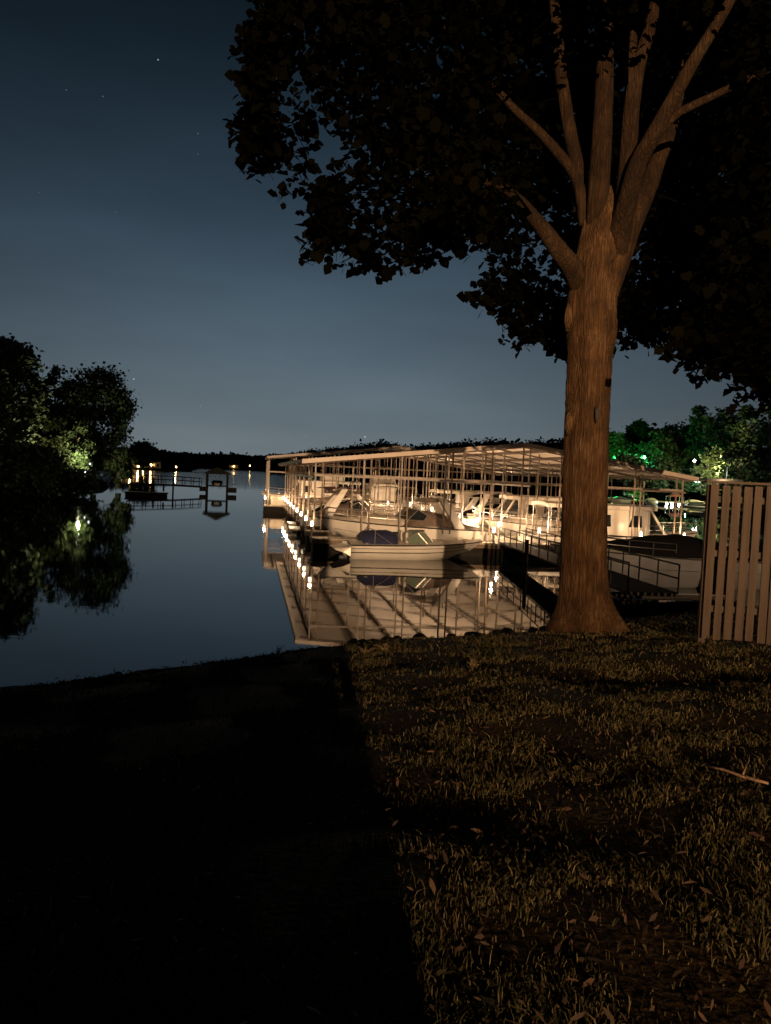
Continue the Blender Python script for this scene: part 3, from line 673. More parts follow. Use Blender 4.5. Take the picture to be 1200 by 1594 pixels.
# gangway to the bank
g0 = D(.15, -.25, DZ + .06); g1 = Vector((6.35, 18.0, 1.0))
gang = thing('gangway', 'dark railed gangway sloping from the dock walkway to the bank', 'gangway', g0)
gv = g1 - g0; gd_ = gv.normalized(); gs = gd_.cross(Vector((0, 0, 1))).normalized()
mb = MB(); mb.loft([[q + gs * -.55, q + gs * .55, q + gs * .55 + Vector((0, 0, -.08)), q + gs * -.55 + Vector((0, 0, -.08))] for q in (Vector((0, 0, 0)), gv)], True, True, True); part('deck', mb, 'float', gang)
for s in (-1, 1):
    mb = MB(); o_ = gs * (.6 * s)
    for h_ in (0.0, .35, .68): mb.tube(o_ + Vector((0, 0, h_)), gv + o_ + Vector((0, 0, h_)), .022)
    nn = 13
    for k in range(nn + 1):
        q = gv * (k / nn) + o_; mb.tube(q, q + Vector((0, 0, .68)), .02)
    part('railing', mb, 'float', gang)
for k in (.35, .7):
    q = gv * k; mb = MB(); mb.tube(q + gs * .62 + Vector((0, 0, .5)), Vector((q.x + gs.x * .62, q.y + gs.y * .62, -g0.z - 1.5)), .07, 8); part('pile', mb, 'float', gang)
# ------------------------------------------------------------------ boats
def hull_pts(L_, B, Fb, full=.5, rake=.55, draft=.32, n=18):
    S = []
    for i in range(n + 1):
        s = i / n; q = max(0, (s - full) / (1 - full)); b = B / 2 * (1 - q ** 2.3); b = max(b, .02)
        sheer = Fb * (1 + .30 * s * s); zk = -draft * (1 - q ** 3) + (sheer * .75) * q ** 5
        x_keel = -L_ / 2 + (L_ - rake * Fb * 1.7) * s; x_sh = -L_ / 2 + L_ * s
        zc = .10 + .45 * Fb * q ** 2; bc = b * (.88 - .35 * q)
        xc = x_keel + (x_sh - x_keel) * .45
        xm_ = x_keel + (x_sh - x_keel) * .8; zm = zc + (sheer - zc) * .6; bm_ = bc + (b - bc) * .72
        S.append([(x_keel, 0, zk), (xc, bc, zc), (xm_, bm_, zm), (x_sh, b, sheer)])
    return S
def build_hull(t, L_, B, Fb, material, stripes=(), rake=.55, trim='dark', label=None, full=.5):
    S = hull_pts(L_, B, Fb, full, rake)
    mb = MB(); secs = [[p for p in ((x, -y, z) for x, y, z in reversed(s[1:]))] + s for s in S]
    mb.loft(secs, False); n = len(secs[0]); mb.f.append(tuple(range(n)))      # transom
    h = part('hull', mb, material, t, smooth=False)
    for p_ in h.data.polygons: p_.use_smooth = True
    sh = [s[3] for s in S]
    mb = MB()
    for sg in (-1, 1): mb.path([(x, y * sg * 1.01, z) for x, y, z in sh], .028, 6)
    part('rub_rail', mb, trim, h)
    for fz, r in stripes:
        mb = MB()
        for sg in (-1, 1):
            mb.path([((s[1][0] + (s[3][0] - s[1][0]) * fz), sg * (s[1][1] + (s[3][1] - s[1][1]) * (fz * 1.1 if fz < .6 else .2 + fz * .8) + .006), s[1][2] + (s[3][2] - s[1][2]) * fz) for s in S[:-1]], r, 5)
        part('stripe', mb, 'dark', h)
    # deck with camber
    mb = MB(); secs = []
    for x, y, z in sh:
        secs.append([(x - .02, y * c * .97, z + .01 + .10 * (1 - c * c)) for c in (-1, -.6, -.2, .2, .6, 1)])
    mb.loft(secs); part('deck', mb, 'gel2', t, smooth=True)
    return S, sh
def dome(mb, x0, x1, b, z0, hgt, ridge=.5, n=10, sag=.04, pw=.55):
    secs = []
    for i in range(n + 1):
        s = i / n; e = math.sin(math.pi * min(1, max(0, s))) ** pw if 0 < s < 1 else .02
        k = hgt * (e * (1 - abs(s - ridge) * .7)) - sag * math.sin(s * math.pi * 5) ** 2
        bb = b(s) if callable(b) else b
        secs.append([(x0 + (x1 - x0) * s, bb * c, z0 + max(0, k) * (1 - abs(c) ** 2.4) + .02 * math.sin(9 * s + 4 * c)) for c in (-1, -.85, -.6, -.3, 0, .3, .6, .85, 1)])
    mb.loft(secs)
def bow_rail(t, sh, i0, hgt, material='steel', r=.018):
    mb = MB(); q = [s for s in sh[i0:-1]]
    left = [(x, y * .9, z + hgt) for x, y, z in q]; right = [(x, -y * .9, z + hgt) for x, y, z in reversed(q)]
    mb.path([(q[0][0], q[0][1] * .9, q[0][2])] + left + right + [(q[0][0], -q[0][1] * .9, q[0][2])], r, 5, True)
    mb.path([(x, y, z - hgt * .45) for x, y, z in left] + [(x, y, z - hgt * .45) for x, y, z in right], r * .7, 5, True)
    for x, y, z in q[::2]:
        for sg in (-1, 1): mb.tube((x, y * .9 * sg, z), (x, y * .9 * sg, z + hgt), r * .8, 5)
    part('bow_rail', mb, material, t)
def cleats(t, sh, idx):
    mb = MB()
    for i in idx:
        x, y, z = sh[i]
        for sg in (-1, 1):
            mb.tube((x - .09, y * .88 * sg, z + .09), (x + .09, y * .88 * sg, z + .09), .014, 5); mb.tube((x, y * .88 * sg, z), (x, y * .88 * sg, z + .09), .018, 5)
    part('cleat', mb, 'steel', t)
def motor(t, x, z, material='dark', y=0):
    mb = MB(); mb.box((x - .28, y, z + .42), (.62, .36, .46), taper=.78); o = part('outboard_motor', mb, material, t, bevel=.07)
    mb = MB(); mb.box((x - .22, y, z - .15), (.22, .16, .75), taper=1.2); part('motor_leg', mb, 'dark', o, bevel=.03)
def windscreen(t, x, b, z, h, rake, matg='greenglass'):
    pts0 = [(x - 1.0, -b, z), (x - .25, -b * .97, z + .02), (x + .12, -b * .5, z + .06), (x + .2, 0, z + .08), (x + .12, b * .5, z + .06), (x - .25, b * .97, z + .02), (x - 1.0, b, z)]
    pts1 = [(p[0] - rake, p[1] * .88, p[2] + h) for p in pts0]; pts1[0] = (pts1[0][0] + rake * .6, pts1[0][1], z + h * .5); pts1[-1] = (pts1[-1][0] + rake * .6, pts1[-1][1], z + h * .5)
    mb = MB(); mb.loft([pts0, pts1]); w = part('windscreen', mb, matg, t)
    mb = MB(); mb.path(pts1, .022, 6); mb.path(pts0, .022, 6)
    for a, b_ in zip(pts0, pts1): mb.tube(a, b_, .018, 5)
    part('screen_frame', mb, 'steel', w)

def runabout(label, loc, rz):
    t = thing('runabout_boat', label, 'boat', loc, rz, None); L_, B, Fb = 5.9, 2.15, .60
    S, sh = build_hull(t, L_, B, Fb, 'gel', ((.42, .020), (.74, .012)), 1.0)
    windscreen(t, .55, .86, Fb + .06, .46, .42)
    mb = MB(); secs = []
    for x, hh, w in ((-2.4, .10, .7), (-2.36, .40, .80), (-2.2, .50, .84), (-1.2, .53, .84), (-.98, .46, .82), (-.92, .2, .72)):
        secs.append([(x, w * c, Fb + .02 + hh * (1 - abs(c) ** 6) * (1 + .02 * math.sin(9 * c + 3 * x))) for c in (-1, -.97, -.85, -.5, 0, .5, .85, .97, 1)])
    mb.loft(secs); c = part('canvas_cover', mb, 'navy', t, smooth=True)
    mb = MB(); mb.tube((-1.95, -.87, Fb), (-1.95, -.87, Fb + .62), .02); mb.tube((-1.9, -.885, Fb + .5), (-1.2, -.885, Fb + .04), .012); mb.tube((-1.95, -.87, Fb + .6), (-1.95, .87, Fb + .6), .02); mb.tube((-1.95, .87, Fb), (-1.95, .87, Fb + .62), .02); part('cover_frame', mb, 'steel', c)
    for y in (-.42, .42):
        mb = MB(); mb.box((-.35, y, Fb + .16), (.5, .5, .14)); mb.box((-.56, y, Fb + .36), (.12, .5, .36)); part('seat', mb, 'vinyl', t, bevel=.04)
    mb = MB(); mb.loft([[(x, -w, z0), (x, w, z0), (x, w * .96, z1), (x, -w * .96, z1)] for x, w, z0, z1 in ((-L_ / 2 + .02, .98, .12, .52), (-L_ / 2 - .3, .9, .28, .46), (-L_ / 2 - .62, .72, .38, .44))], True, True, True); part('swim_platform', mb, 'gel2', t, bevel=.02)
    mb = MB(); mb.box((-L_ / 2 - .2, 0, -.15), (.35, .3, .5), taper=.7); part('stern_drive', mb, 'dark', t, bevel=.04)
    cleats(t, sh, (2, 9, 15))
    mb = MB()
    mb.tube((1.5, -.5, Fb + .25), (2.2, -.28, Fb + .3), .015); mb.tube((1.5, .5, Fb + .25), (2.2, .28, Fb + .3), .015); part('grab_rail', mb, 'steel', t)
    mb = MB(); mb.lathe((2.55, 0, Fb + .27), [(.03, 0), (.05, .04), (.03, .09)], 8); part('bow_light', mb, 'steel', t)
    return t
def cruiser(label, loc, rz, L_=7.6, B=2.6, Fb=1.0, canvas='brown', group=None, arch=True, porth=True, top=True, hh=1.25):
    t = thing('express_cruiser', label, 'boat', loc, rz, group)
    S, sh = build_hull(t, L_, B, Fb, 'gel', ((.50, .02),), .8, 'dark')
    # raised foredeck
    mb = MB(); secs = []
    for s in np.linspace(0, 1, 10):
        x = -.2 * L_ + (.64 * L_) * s; i = min(len(sh) - 1, int((x + L_ / 2) / L_ * 18)); b = sh[i][1] * .82; z = sh[i][2]; fd_ = .40 * (1 - s ** 2.2) + .02
        secs.append([(x, b * c, z + fd_ * (1 - abs(c) ** 3.5)) for c in (-1, -.9, -.6, -.2, .2, .6, .9, 1)])
    mb.loft(secs, False, True); part('foredeck', mb, 'gel2', t, smooth=True)
    windscreen(t, .02 * L_, B * .40, Fb + .36, .48, .5, 'glass')
    mb = MB(); x0, x1 = -.40 * L_, .02 * L_
    dome(mb, x0, x1, lambda s: B * .46, Fb + .12, .78 if top else .5, .75, 12, .05)
    part('canvas_cover', mb, canvas, t, smooth=True)
    if arch:
        for nm, dx, w, hh in (('radar_arch', -.29 * L_, .42, hh),):
            mb = MB(); prof = [(-B * .46, 0, .15), (-B * .45, .4, -.08), (-B * .41, .85, -.38), (-B * .34, 1.05, -.52), (0, 1.1, -.56), (B * .34, 1.05, -.52), (B * .41, .85, -.38), (B * .45, .4, -.08), (B * .46, 0, .15)]
            secs = []
            for y, z, xo in prof:
                k = hh / 1.1; ww = w * (1.15 - .35 * z)
                secs.append([(dx - xo * 1.3 - ww / 2, y, Fb + .1 + z * k), (dx - xo * 1.3 + ww / 2, y, Fb + .1 + z * k), (dx - xo * 1.3 + ww / 2, y * .93, Fb + .1 + (z - .07) * k), (dx - xo * 1.3 - ww / 2, y * .93, Fb + .1 + (z - .07) * k)])
            mb.loft(secs, True, True, True); a = part(nm, mb, 'gel', t, bevel=.02)
            mb = MB(); mb.lathe((dx + .7, 0, Fb + .1 + hh), [(.02, 0), (.02, .25), (.05, .28), (.03, .36)], 8); part('mast_light', mb, 'steel', a)
        mb = MB(); dome(mb, dx - .1, dx + 1.75, B * .40, Fb + hh * .86, .22, .5, 8, .01, .4); part('bimini_top', mb, canvas, t, smooth=True)
    bow_rail(t, sh, 9, .5); cleats(t, sh, (2, 14))
    if porth:
        mb = MB()
        for i in (10, 12):
            for sg in (-1, 1):
                a = Vector(S[i][2]); b_ = Vector(S[i + 1][2]); a.y *= sg; b_.y *= sg; o_ = Vector((0, sg * .012, .06))
                up = (Vector(S[i][3]) - Vector(S[i][1])).normalized() * .10; up.y *= sg
                mb.add([a + o_, a.lerp(b_, .75) + o_, a.lerp(b_, .75) + o_ + up, a + o_ + up], [(0, 1, 2, 3)])
        part('porthole', mb, 'glass', t)
    mb = MB(); mb.box((-L_ / 2 - .35, 0, .3), (.75, B * .82, .1)); part('swim_platform', mb, 'gel2', t, bevel=.02)
    mb = MB()
    for i in (4, 8): mb.lathe((sh[i][0], -sh[i][1] - .12, Fb * .32), [(.03, 0), (.1, .06), (.11, .25), (.1, .44), (.03, .5)], 10)
    part('fender', mb, 'navy', t, smooth=True)
    return t
def covered(label, loc, rz, L_=6.2, B=2.3, Fb=.85, canvas='tan', hull='gel', group=None, rail=True, motor_=True, tall=.6, railmat='steel'):
    t = thing('covered_boat', label, 'boat', loc, rz, group)
    S, sh = build_hull(t, L_, B, Fb, hull, ((.55, .016),), .7)
    mb = MB(); bfun = lambda s: B * .5 * 1.02 * (1 if s < .5 else 1 - ((s - .5) / .5) ** 2.3 * .75)
    dome(mb, -L_ / 2 - .02, L_ * .34, bfun, Fb + .06, tall, .45, 14, .06, .45); part('canvas_cover', mb, canvas, t, smooth=True)
    if rail: bow_rail(t, sh, 8, .48, railmat, .024 if railmat == 'dark' else .018)
    if motor_: motor(t, -L_ / 2 - .1, .35)
    cleats(t, sh, (3, 14))
    return t
def cabin_cruiser(label, loc, rz, L_=8.4, B=2.9, Fb=1.05, group=None, fly=False):
    t = thing('cabin_cruiser', label, 'boat', loc, rz, group)
    S, sh = build_hull(t, L_, B, Fb, 'gel', ((.5, .02),), .7)
    zc = Fb + .1; H = 1.22; x0, x1 = -.22 * L_, .13 * L_; b = B * .42
    mb = MB()
    prof = lambda x, tz_, k: [(x, -b, zc - .1), (x, -b * .98, zc + H * .5), (x, -b * .93, zc + tz_), (x, b * .93, zc + tz_), (x, b * .98, zc + H * .5), (x, b, zc - .1)]
    mb.loft([prof(x, H, 0) for x in (x0, (x0 + x1) / 2, x1)], False, True, True); cab = part('cabin', mb, 'gel2', t)
    for xa, xb, sl in ((x1 - 1.05, x1 - .35, .22), (x0 + .35, x0 + 1.2, .1)):
        for sg in (-1, 1):
            mb = MB(); yy = sg * (b * 1.0 + .012); y2 = sg * (b * .955 + .012)
            mb.add([(xa, yy, zc + .42), (xb, yy, zc + .42), (xb - .02, y2, zc + .98), (xa + sl, y2, zc + .98)], [(0, 1, 2, 3)])
            part('window', mb, 'glass', cab)
    # forward saloon glass between raked pillars
    mb = MB(); mb.loft([[(x1 + .02, -b * .95, zc + .28), (x1 + .95, -b * .8, zc + .10), (x1 + 1.35, 0, zc + .10), (x1 + .95, b * .8, zc + .10), (x1 + .02, b * .95, zc + .28)], [(x1 + .02, -b * .88, zc + H - .02), (x1 + .25, -b * .72, zc + H - .02), (x1 + .4, 0, zc + H - .02), (x1 + .25, b * .72, zc + H - .02), (x1 + .02, b * .88, zc + H - .02)]])
    part('windscreen', mb, 'glass', cab)
    for sg in (-1, 1):
        mb = MB()
        mb.path([(x1 + .25, sg * b * .74, zc + H), (x1 + 1.0, sg * b * .82, zc + .1), (x1 + 1.9, sg * b * .66, Fb + .16)], [.06, .06, .045], 6)
        mb.path([(x1 + .06, sg * b * .9, zc + H), (x1 + .06, sg * b * .97, zc)], .04, 6)
        part('pillar', mb, 'gel2', cab)
    mb = MB(); secs = []
    for x, w in ((x0 - 2.0, .88), (x0 - 1, .97), (x0, 1), (x1, 1), (x1 + .4, .9), (x1 + .7, .55)):
        secs.append([(x, b * 1.04 * w * c, zc + H + .02 + dz) for c, dz in ((-1, 0), (-.5, .05), (0, .07), (.5, .05), (1, 0), (1, .18), (.5, .23), (0, .25), (-.5, .23), (-1, .18))])
    mb.loft(secs, True, True, True); part('hardtop', mb, 'gel2', t)
    mb = MB()
    for x, z in ((x0 - 1.9, .1), (x0 - .95, .1)):
        for sg in (-1, 1): mb = MB(); mb.tube((x, sg * b * .88, zc), (x, sg * b * .85, zc + H), .025); part('hardtop_post', mb, 'steel', t)
    mb = MB(); mb.path([(x0 - 1.9, -b * .9, zc + .2), (x0, -b * .99, zc + .2)], .02); mb.path([(x0 - 1.9, b * .9, zc + .2), (x0, b * .99, zc + .2)], .02); part('cockpit_rail', mb, 'steel', t)
    if fly:
        mb = MB(); mb.loft([[(x, sg * b * .85, zc + H + .2) for sg in (-1, 1)] + [(x, sg * b * .8, zc + H + .85) for sg in (1, -1)] for x in (x0 - .6, x0 + 1.4)], True, True, True); part('flybridge', mb, 'gel2', t, bevel=.06)
        mb = MB()
        for x in (x0 - .5, x0 + 1.3):
            for sg in (-1, 1): mb.tube((x, sg * b * .8, zc + H + .8), (x, sg * b * .8, zc + H + 1.6), .022)
        f = part('canopy_pole', mb, 'steel', t); mb = MB(); dome(mb, x0 - .7, x0 + 1.6, b * .9, zc + H + 1.6, .16, .5, 8, .01, .3); part('canopy', mb, 'tan', f, smooth=True)
    bow_rail(t, sh, 11, .5); cleats(t, sh, (2, 15))
    return t
def pontoon(label, loc, rz, group=None, canvas='maroon'):
    t = thing('pontoon_boat', label, 'boat', loc, rz, group); L_, B = 6.2, 2.4
    for y in (-.85, .85):
        mb = MB(); mb.path([(-L_ / 2, y, .12), (L_ / 2 - .7, y, .12), (L_ / 2 - .2, y, .2), (L_ / 2, y, .32)], [.3, .3, .22, .04], 12); part('pontoon', mb, 'steel', t, smooth=True)
    mb = MB(); mb.box((-.1, 0, .52), (L_ - .5, B, .1)); part('deck', mb, 'gel2', t, bevel=.02)
    mb = MB()
    for y in (-B / 2 + .06, B / 2 - .06): mb.box((0, y, .92), (L_ - 1.1, .035, .58))
    for x in (-L_ / 2 + .5, L_ / 2 - .55): mb.box((x, 0, .92), (.035, B - .3, .58))
    part('side_panel', mb, 'gel', t)
    for y in (-.8, .8):
        mb = MB(); mb.box((-1.2, y, .78), (2.2, .55, .35)); mb.box((-1.2, y * 1.25, 1.05), (2.2, .14, .45)); part('bench', mb, 'vinyl', t, bevel=.05)
    mb = MB()
    for x in (-1.9, .4):
        for y in (-1, 1): mb.tube((-.7, y * 1.12, 1.2), (x, y * 1.1, 2.45), .02)
    f = part('canopy_frame', mb, 'steel', t); mb = MB(); dome(mb, -2.2, .7, 1.2, 2.42, .16, .5, 8, .01, .3); part('bimini_top', mb, canvas, f, smooth=True)
    motor(t, -L_ / 2 - .05, .4)
    return t

# front boat, then the slips
runabout('cream runabout with navy cover moored before the nearest finger pier', D(-4.55, -1.5), PHI + R(3))
def slip(n_, sg, x=None): return D(sg * 5.0 if x is None else x, .45 + PITCHY * (n_ + .5))
G = 'boats in the slips of the long dock'
OUTL, INL = PHI + R(180), PHI         # bow to the open water / bow to the walkway on the left row
cruiser('big cream cruiser with brown canvas and radar arch behind the runabout', slip(0, -1, -4.45), OUTL, 8.0, 2.6, 1.08, 'brown', G, hh=1.42)
covered('boat with dark outboard toward the lake under tan cover, second left slip', slip(1, -1, -4.3), INL, 6.0, 2.3, .85, 'tan', 'gel', G)
cruiser('cream cruiser with brown canvas in the third left slip', slip(2, -1), INL, 7.2, 2.5, 1.05, 'brown', G, hh=1.5)
cruiser('cream cruiser with black canvas in the fourth left slip', slip(3, -1), INL, 7.0, 2.5, .95, 'black', G, arch=False)
pontoon('pontoon boat with maroon canopy in the fifth left slip', slip(4, -1), INL, G)
covered('small boat under maroon cover in the sixth left slip', slip(5, -1, -5.6), OUTL, 5.6, 2.2, .85, 'maroon', 'gel', G)
cruiser('cruiser with tan canvas and arch in the far left slip', slip(7, -1), OUTL, 7.2, 2.5, 1.0, 'tan', G)
OUTR, INR = PHI, PHI + R(180)
cabin_cruiser('tall white cabin cruiser with hardtop and black side window behind the trunk', slip(0, 1, 6.3), OUTR, 9.0, 2.8, .95, G)
cruiser('cruiser with tan canvas and slanting arch in the second right slip', slip(1, 1, 4.3), INR, 7.2, 2.5, 1.05, 'tan', G, hh=1.5)
cabin_cruiser('white cabin cruiser with hardtop in the third right slip', slip(2, 1, 4.6), INR, 7.6, 2.6, 1.05, G)
cruiser('cruiser with black canvas top in the fourth right slip', slip(3, 1, 4.4), OUTR, 7.4, 2.5, 1.05, 'black', G, hh=1.5)
cruiser('cruiser with navy canvas in the fifth right slip', slip(4, 1, 4.2), INR, 7.2, 2.5, 1.05, 'navy', G, hh=1.5)
pontoon('pontoon boat with tan canopy in the seventh right slip', slip(6, 1), INR, G, 'tan')
covered('boat under tan cover in the seventh left slip', slip(6, -1), INL, 6.2, 2.4, .9, 'tan', 'gel', G, tall=.7)
cabin_cruiser('cream cabin cruiser in the sixth right slip', slip(5, 1), OUTR, 7.4, 2.6, 1.0, G)
cruiser('cruiser with maroon canvas in the far right slip', slip(7, 1), INR, 7.0, 2.5, 1.0, 'maroon', G)
G2 = 'boats at the outer dock'
covered('boat under brown cover left of the middle of the outer dock', D(-3.0, T0 + 4.4), PHI + R(90), 6.6, 2.4, 1.0, 'brown', 'gel', G2, tall=1.1)
cruiser('cream cruiser right of the middle of the outer dock', D(2.6, T0 + 4.6), PHI - R(90), 7.4, 2.5, 1.1, 'tan', G2)
cabin_cruiser('large brightly lit flybridge yacht at the left of the outer dock', D(-6.1, T0 + 3.9), OUTL, 9.0, 3.0, 1.15, G2, fly=True)
cabin_cruiser('white flybridge cruiser in the middle of the outer dock', D(-.2, T0 + 4.6), PHI + R(90), 8.0, 2.8, 1.1, G2, fly=True)
covered('boat under maroon cover at the right of the outer dock', D(6.2, T0 + 3.6), OUTR, 6.6, 2.4, .9, 'maroon', 'gel', G2)
# boats by the gangway, in the shade of the bank
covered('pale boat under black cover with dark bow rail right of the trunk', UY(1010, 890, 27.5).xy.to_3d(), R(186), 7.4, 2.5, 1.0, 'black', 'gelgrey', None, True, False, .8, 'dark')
def jonboat(label, loc, rz):
    t = thing('jon_boat', label, 'boat', loc, rz); L_, B = 3.7, 1.35; secs = []
    for s, w, zb in ((0, 1, -.08), (.5, 1, -.08), (.8, .92, -.02), (1, .7, .25)):
        x = -L_ / 2 + L_ * s; b = B / 2 * w; secs.append([(x, -b, .42), (x, -b * .85, zb), (x, b * .85, zb), (x, b, .42), (x, b * .93, .42), (x, b * .8, zb + .05), (x, -b * .8, zb + .05), (x, -b * .93, .42)])
    mb = MB(); mb.loft(secs, True, True, True); part('hull', mb, 'wood', t)
    mb = MB()
    for sg in (-1, 1): mb.path([(-L_ / 2, sg * B / 2, .43), (0, sg * B / 2, .43), (L_ * .3, sg * B * .46, .43), (L_ / 2, sg * B * .35, .43)], .03, 6)
    mb.tube((L_ / 2, -B * .35, .43), (L_ / 2, B * .35, .43), .03); mb.tube((-L_ / 2, -B / 2, .43), (-L_ / 2, B / 2, .43), .03)
    part('gunwale', mb, 'gelgrey', t)
    for x in (-.9, .5):
        mb = MB(); mb.box((x, 0, .3), (.35, B * .88, .06)); part('seat', mb, 'gelgrey', t)
jonboat('small dark rowing boat with pale rim tied below the fence', (8.1, 21.3, 0), R(8))

# ------------------------------------------------------------------ far shores
def bank(name, outline, z, h, material='bank'):
    """low land : shoreline polyline (x,y) at water, then a rise behind"""
    mb = MB(); secs = []
    for (x, y, bx, by) in outline:
        s = []
        for f, zz in ((0, -.6), (.04, z * .35), (.12, z * .7), (.4, z + h * .4), (1, z + h)):
            s.append((x + (bx - x) * f, y + (by - y) * f, zz + (random.uniform(-.1, .1) * z if f > 0 else 0)))
        secs.append(s)
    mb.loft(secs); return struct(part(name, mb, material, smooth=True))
bank('left_shore_hill', [(-70, 30, -110, 40), (-45, 52, -100, 60), (-37, 66, -90, 80), (-34, 82, -90, 105), (-34, 96, -80, 130), (-40, 112, -80, 170), (-60, 150, -120, 220)], 1.6, 5)
bank('right_shore_hill', [(30, 260, 60, 420), (36, 205, 90, 330), (46, 168, 120, 260), (60, 152, 150, 220), (85, 140, 180, 200), (130, 130, 240, 190)], 2.2, 9)
bank('far_point', [(-200, 330, -260, 480), (-150, 385, -190, 520), (-128, 405, -160, 540), (-106, 412, -130, 560), (-112, 440, -130, 600)], 1.5, 4)
bank('far_shore', [(-1100, 1150, -1300, 1700), (-650, 1280, -700, 1800), (-330, 1420, -330, 2000), (-100, 1300, 0, 1900), (60, 900, 300, 1500), (40, 560, 300, 900), (90, 420, 400, 700), (200, 380, 600, 600)], 3, 12)

def tree_thing(name, label, base, hgt, wid, nfaces, size, group, shape='round', trunk_r=.3, clumps=46):
    t = thing(name, label, 'tree', base, random.uniform(0, 6), group)
    mb = MB(); mb.path([(0, 0, -.5), (0, 0, hgt * .2), (random.uniform(-.3, .3), random.uniform(-.3, .3), hgt * .5), (0, 0, hgt * .8)], [trunk_r * 1.3, trunk_r, trunk_r * .7, trunk_r * .2], 8)
    for _ in range(6):
        a = random.uniform(0, 6.28); z = hgt * random.uniform(.3, .6); mb.path([(0, 0, z), (math.cos(a) * wid * .25, math.sin(a) * wid * .25, z + hgt * .12), (math.cos(a) * wid * .42, math.sin(a) * wid * .42, z + hgt * .16)], [trunk_r * .4, trunk_r * .25, .03], 5)
    part('trunk', mb, 'tbark', t, smooth=True)
    cs = []; k = nfaces // clumps
    for i in range(clumps):
        u = RNG.normal(size=3); u /= np.linalg.norm(u); rr = RNG.uniform(.45, 1) ** .5
        if shape == 'cone':
            z = RNG.uniform(.08, 1); w = wid / 2 * (1 - z) ** .8 + .3; a = RNG.uniform(0, 6.28); c = np.array([math.cos(a) * w * rr * .8, math.sin(a) * w * rr * .8, z * hgt])
        elif shape == 'low':
            c = np.array([u[0] * wid / 2 * rr, u[1] * wid / 2 * rr, hgt * .5 + u[2] * hgt * .46 * rr])
        else:
            c = np.array([u[0] * wid / 2 * rr * .85, u[1] * wid / 2 * rr * .85, hgt * .54 + u[2] * hgt * .41 * rr])
        s = wid * RNG.uniform(.05, .10); cs.append(c[None] + RNG.normal(size=(k, 3)) * np.array([s, s, s * .7]))
    npmesh('crown', leaves(np.concatenate(cs), size, LEAF5, .5, .3), 5, 'tleaf', t)
    return t
GL = 'trees on the left shore'
def ptree(px, top, d, base_z, wid_px, label, grp, nf=5200, size=.42, name='shore_tree', shape='round', clumps=46):
    p = UY(px, 720, d); ztop = UY(px, top, d).z
    return tree_thing(name, label, (p.x, p.y, base_z), ztop - base_z, wid_px * d / F, nf, size, grp, shape, .3, clumps)
ptree(146, 558, 98, 1.2, 112, 'tall round dark tree at the tip of the left shore', GL, 17000, .32, clumps=130)
ptree(82, 566, 108, 1.8, 78, 'narrow dark tree left of the tall round tree on the left shore', GL)
ptree(12, 506, 84, 1.8, 92, 'tallest black tree at the left edge of the photo', GL, 12000, clumps=90)
ptree(-30, 540, 76, 1.5, 110, 'black tree cut by the left edge of the photo', GL)
ptree(70, 640, 92, 1.4, 78, 'lower tree lit olive by a lamp on the left shore', GL, 11000, .26)
ptree(118, 652, 90, 1.2, 52, 'small bright green lit tree beside the shore lamp', GL, 8000, .24, shape='low')
ptree(35, 690, 72, .9, 100, 'dark bush at the water in front of the lit olive tree', GL, 4500, .36, 'shore_bush', 'low')
ptree(108, 732, 80, .5, 40, 'dark low bush in front of the bright green tree', GL, 2600, .32, 'shore_bush', 'low')
ptree(185, 690, 96, .8, 40, 'dark bush at the right foot of the tall round tree', GL, 2600, .34, 'shore_bush', 'low')
ptree(222, 684, 300, 1.5, 40, 'small spreading tree standing up from the far point', 'trees on the far point', 2600, .9)
ptree(-20, 715, 62, .9, 110, 'black bush at the left edge by the water', GL, 4200, .34, 'shore_bush', 'low')
ptree(100, 620, 104, 1.4, 90, 'dark tree behind the lit olive tree on the left shore', GL, 6500)
ptree(40, 600, 96, 1.4, 90, 'dark tree behind and above the olive lit tree', GL, 6500)
ptree(80, 735, 78, .5, 120, 'low black bank bush below the lit trees on the left shore', GL, 4500, .34, 'shore_bush', 'low')
ptree(20, 735, 66, .4, 120, 'low black bank bush at the left edge', GL, 4500, .3, 'shore_bush', 'low')
GR = 'trees on the right shore'
for px, tp, d, w, lab, sh in ((952, 668, 175, 62, 'tree lit green just right of the big trunk', 'round'), (992, 650, 182, 46, 'loose topped tree above the green lamp', 'round'), (1020, 668, 168, 50, 'dark tree right of the green lamp', 'round'), (1052, 645, 172, 64, 'dark round tree in the middle of the right shore', 'round'),
                              (1082, 634, 165, 46, 'pointed dark tree on the right shore', 'cone'), (1122, 632, 160, 80, 'broad tree lit yellow green by a white lamp', 'round'), (1165, 618, 150, 86, 'tall grey green tree above the fence', 'round'), (1215, 600, 140, 100, 'dark tree above the fence cut by the right edge', 'round'),
                              (1150, 690, 138, 60, 'low dark tree just over the fence top', 'low'), (1105, 690, 148, 46, 'low lit yellow green tree beside the white lamp', 'low'), (975, 705, 160, 50, 'low green lit bush behind the right eave', 'low'), (1030, 715, 158, 70, 'dark bush behind the right roof corner', 'low'), (905, 690, 200, 70, 'dark tree hidden half by the big trunk', 'round'), (990, 752, 150, 26, 'small conical tree lit vivid green at the water', 'cone'), (1075, 738, 156, 60, 'dark bush behind the green lit bank', 'low')):
    base = 1.6 if d < 152 else 3 + (d - 150) * .06
    ptree(px, tp, d, base, w, lab, GR, 5600 if sh == 'round' else 3200, .55, shape=sh)

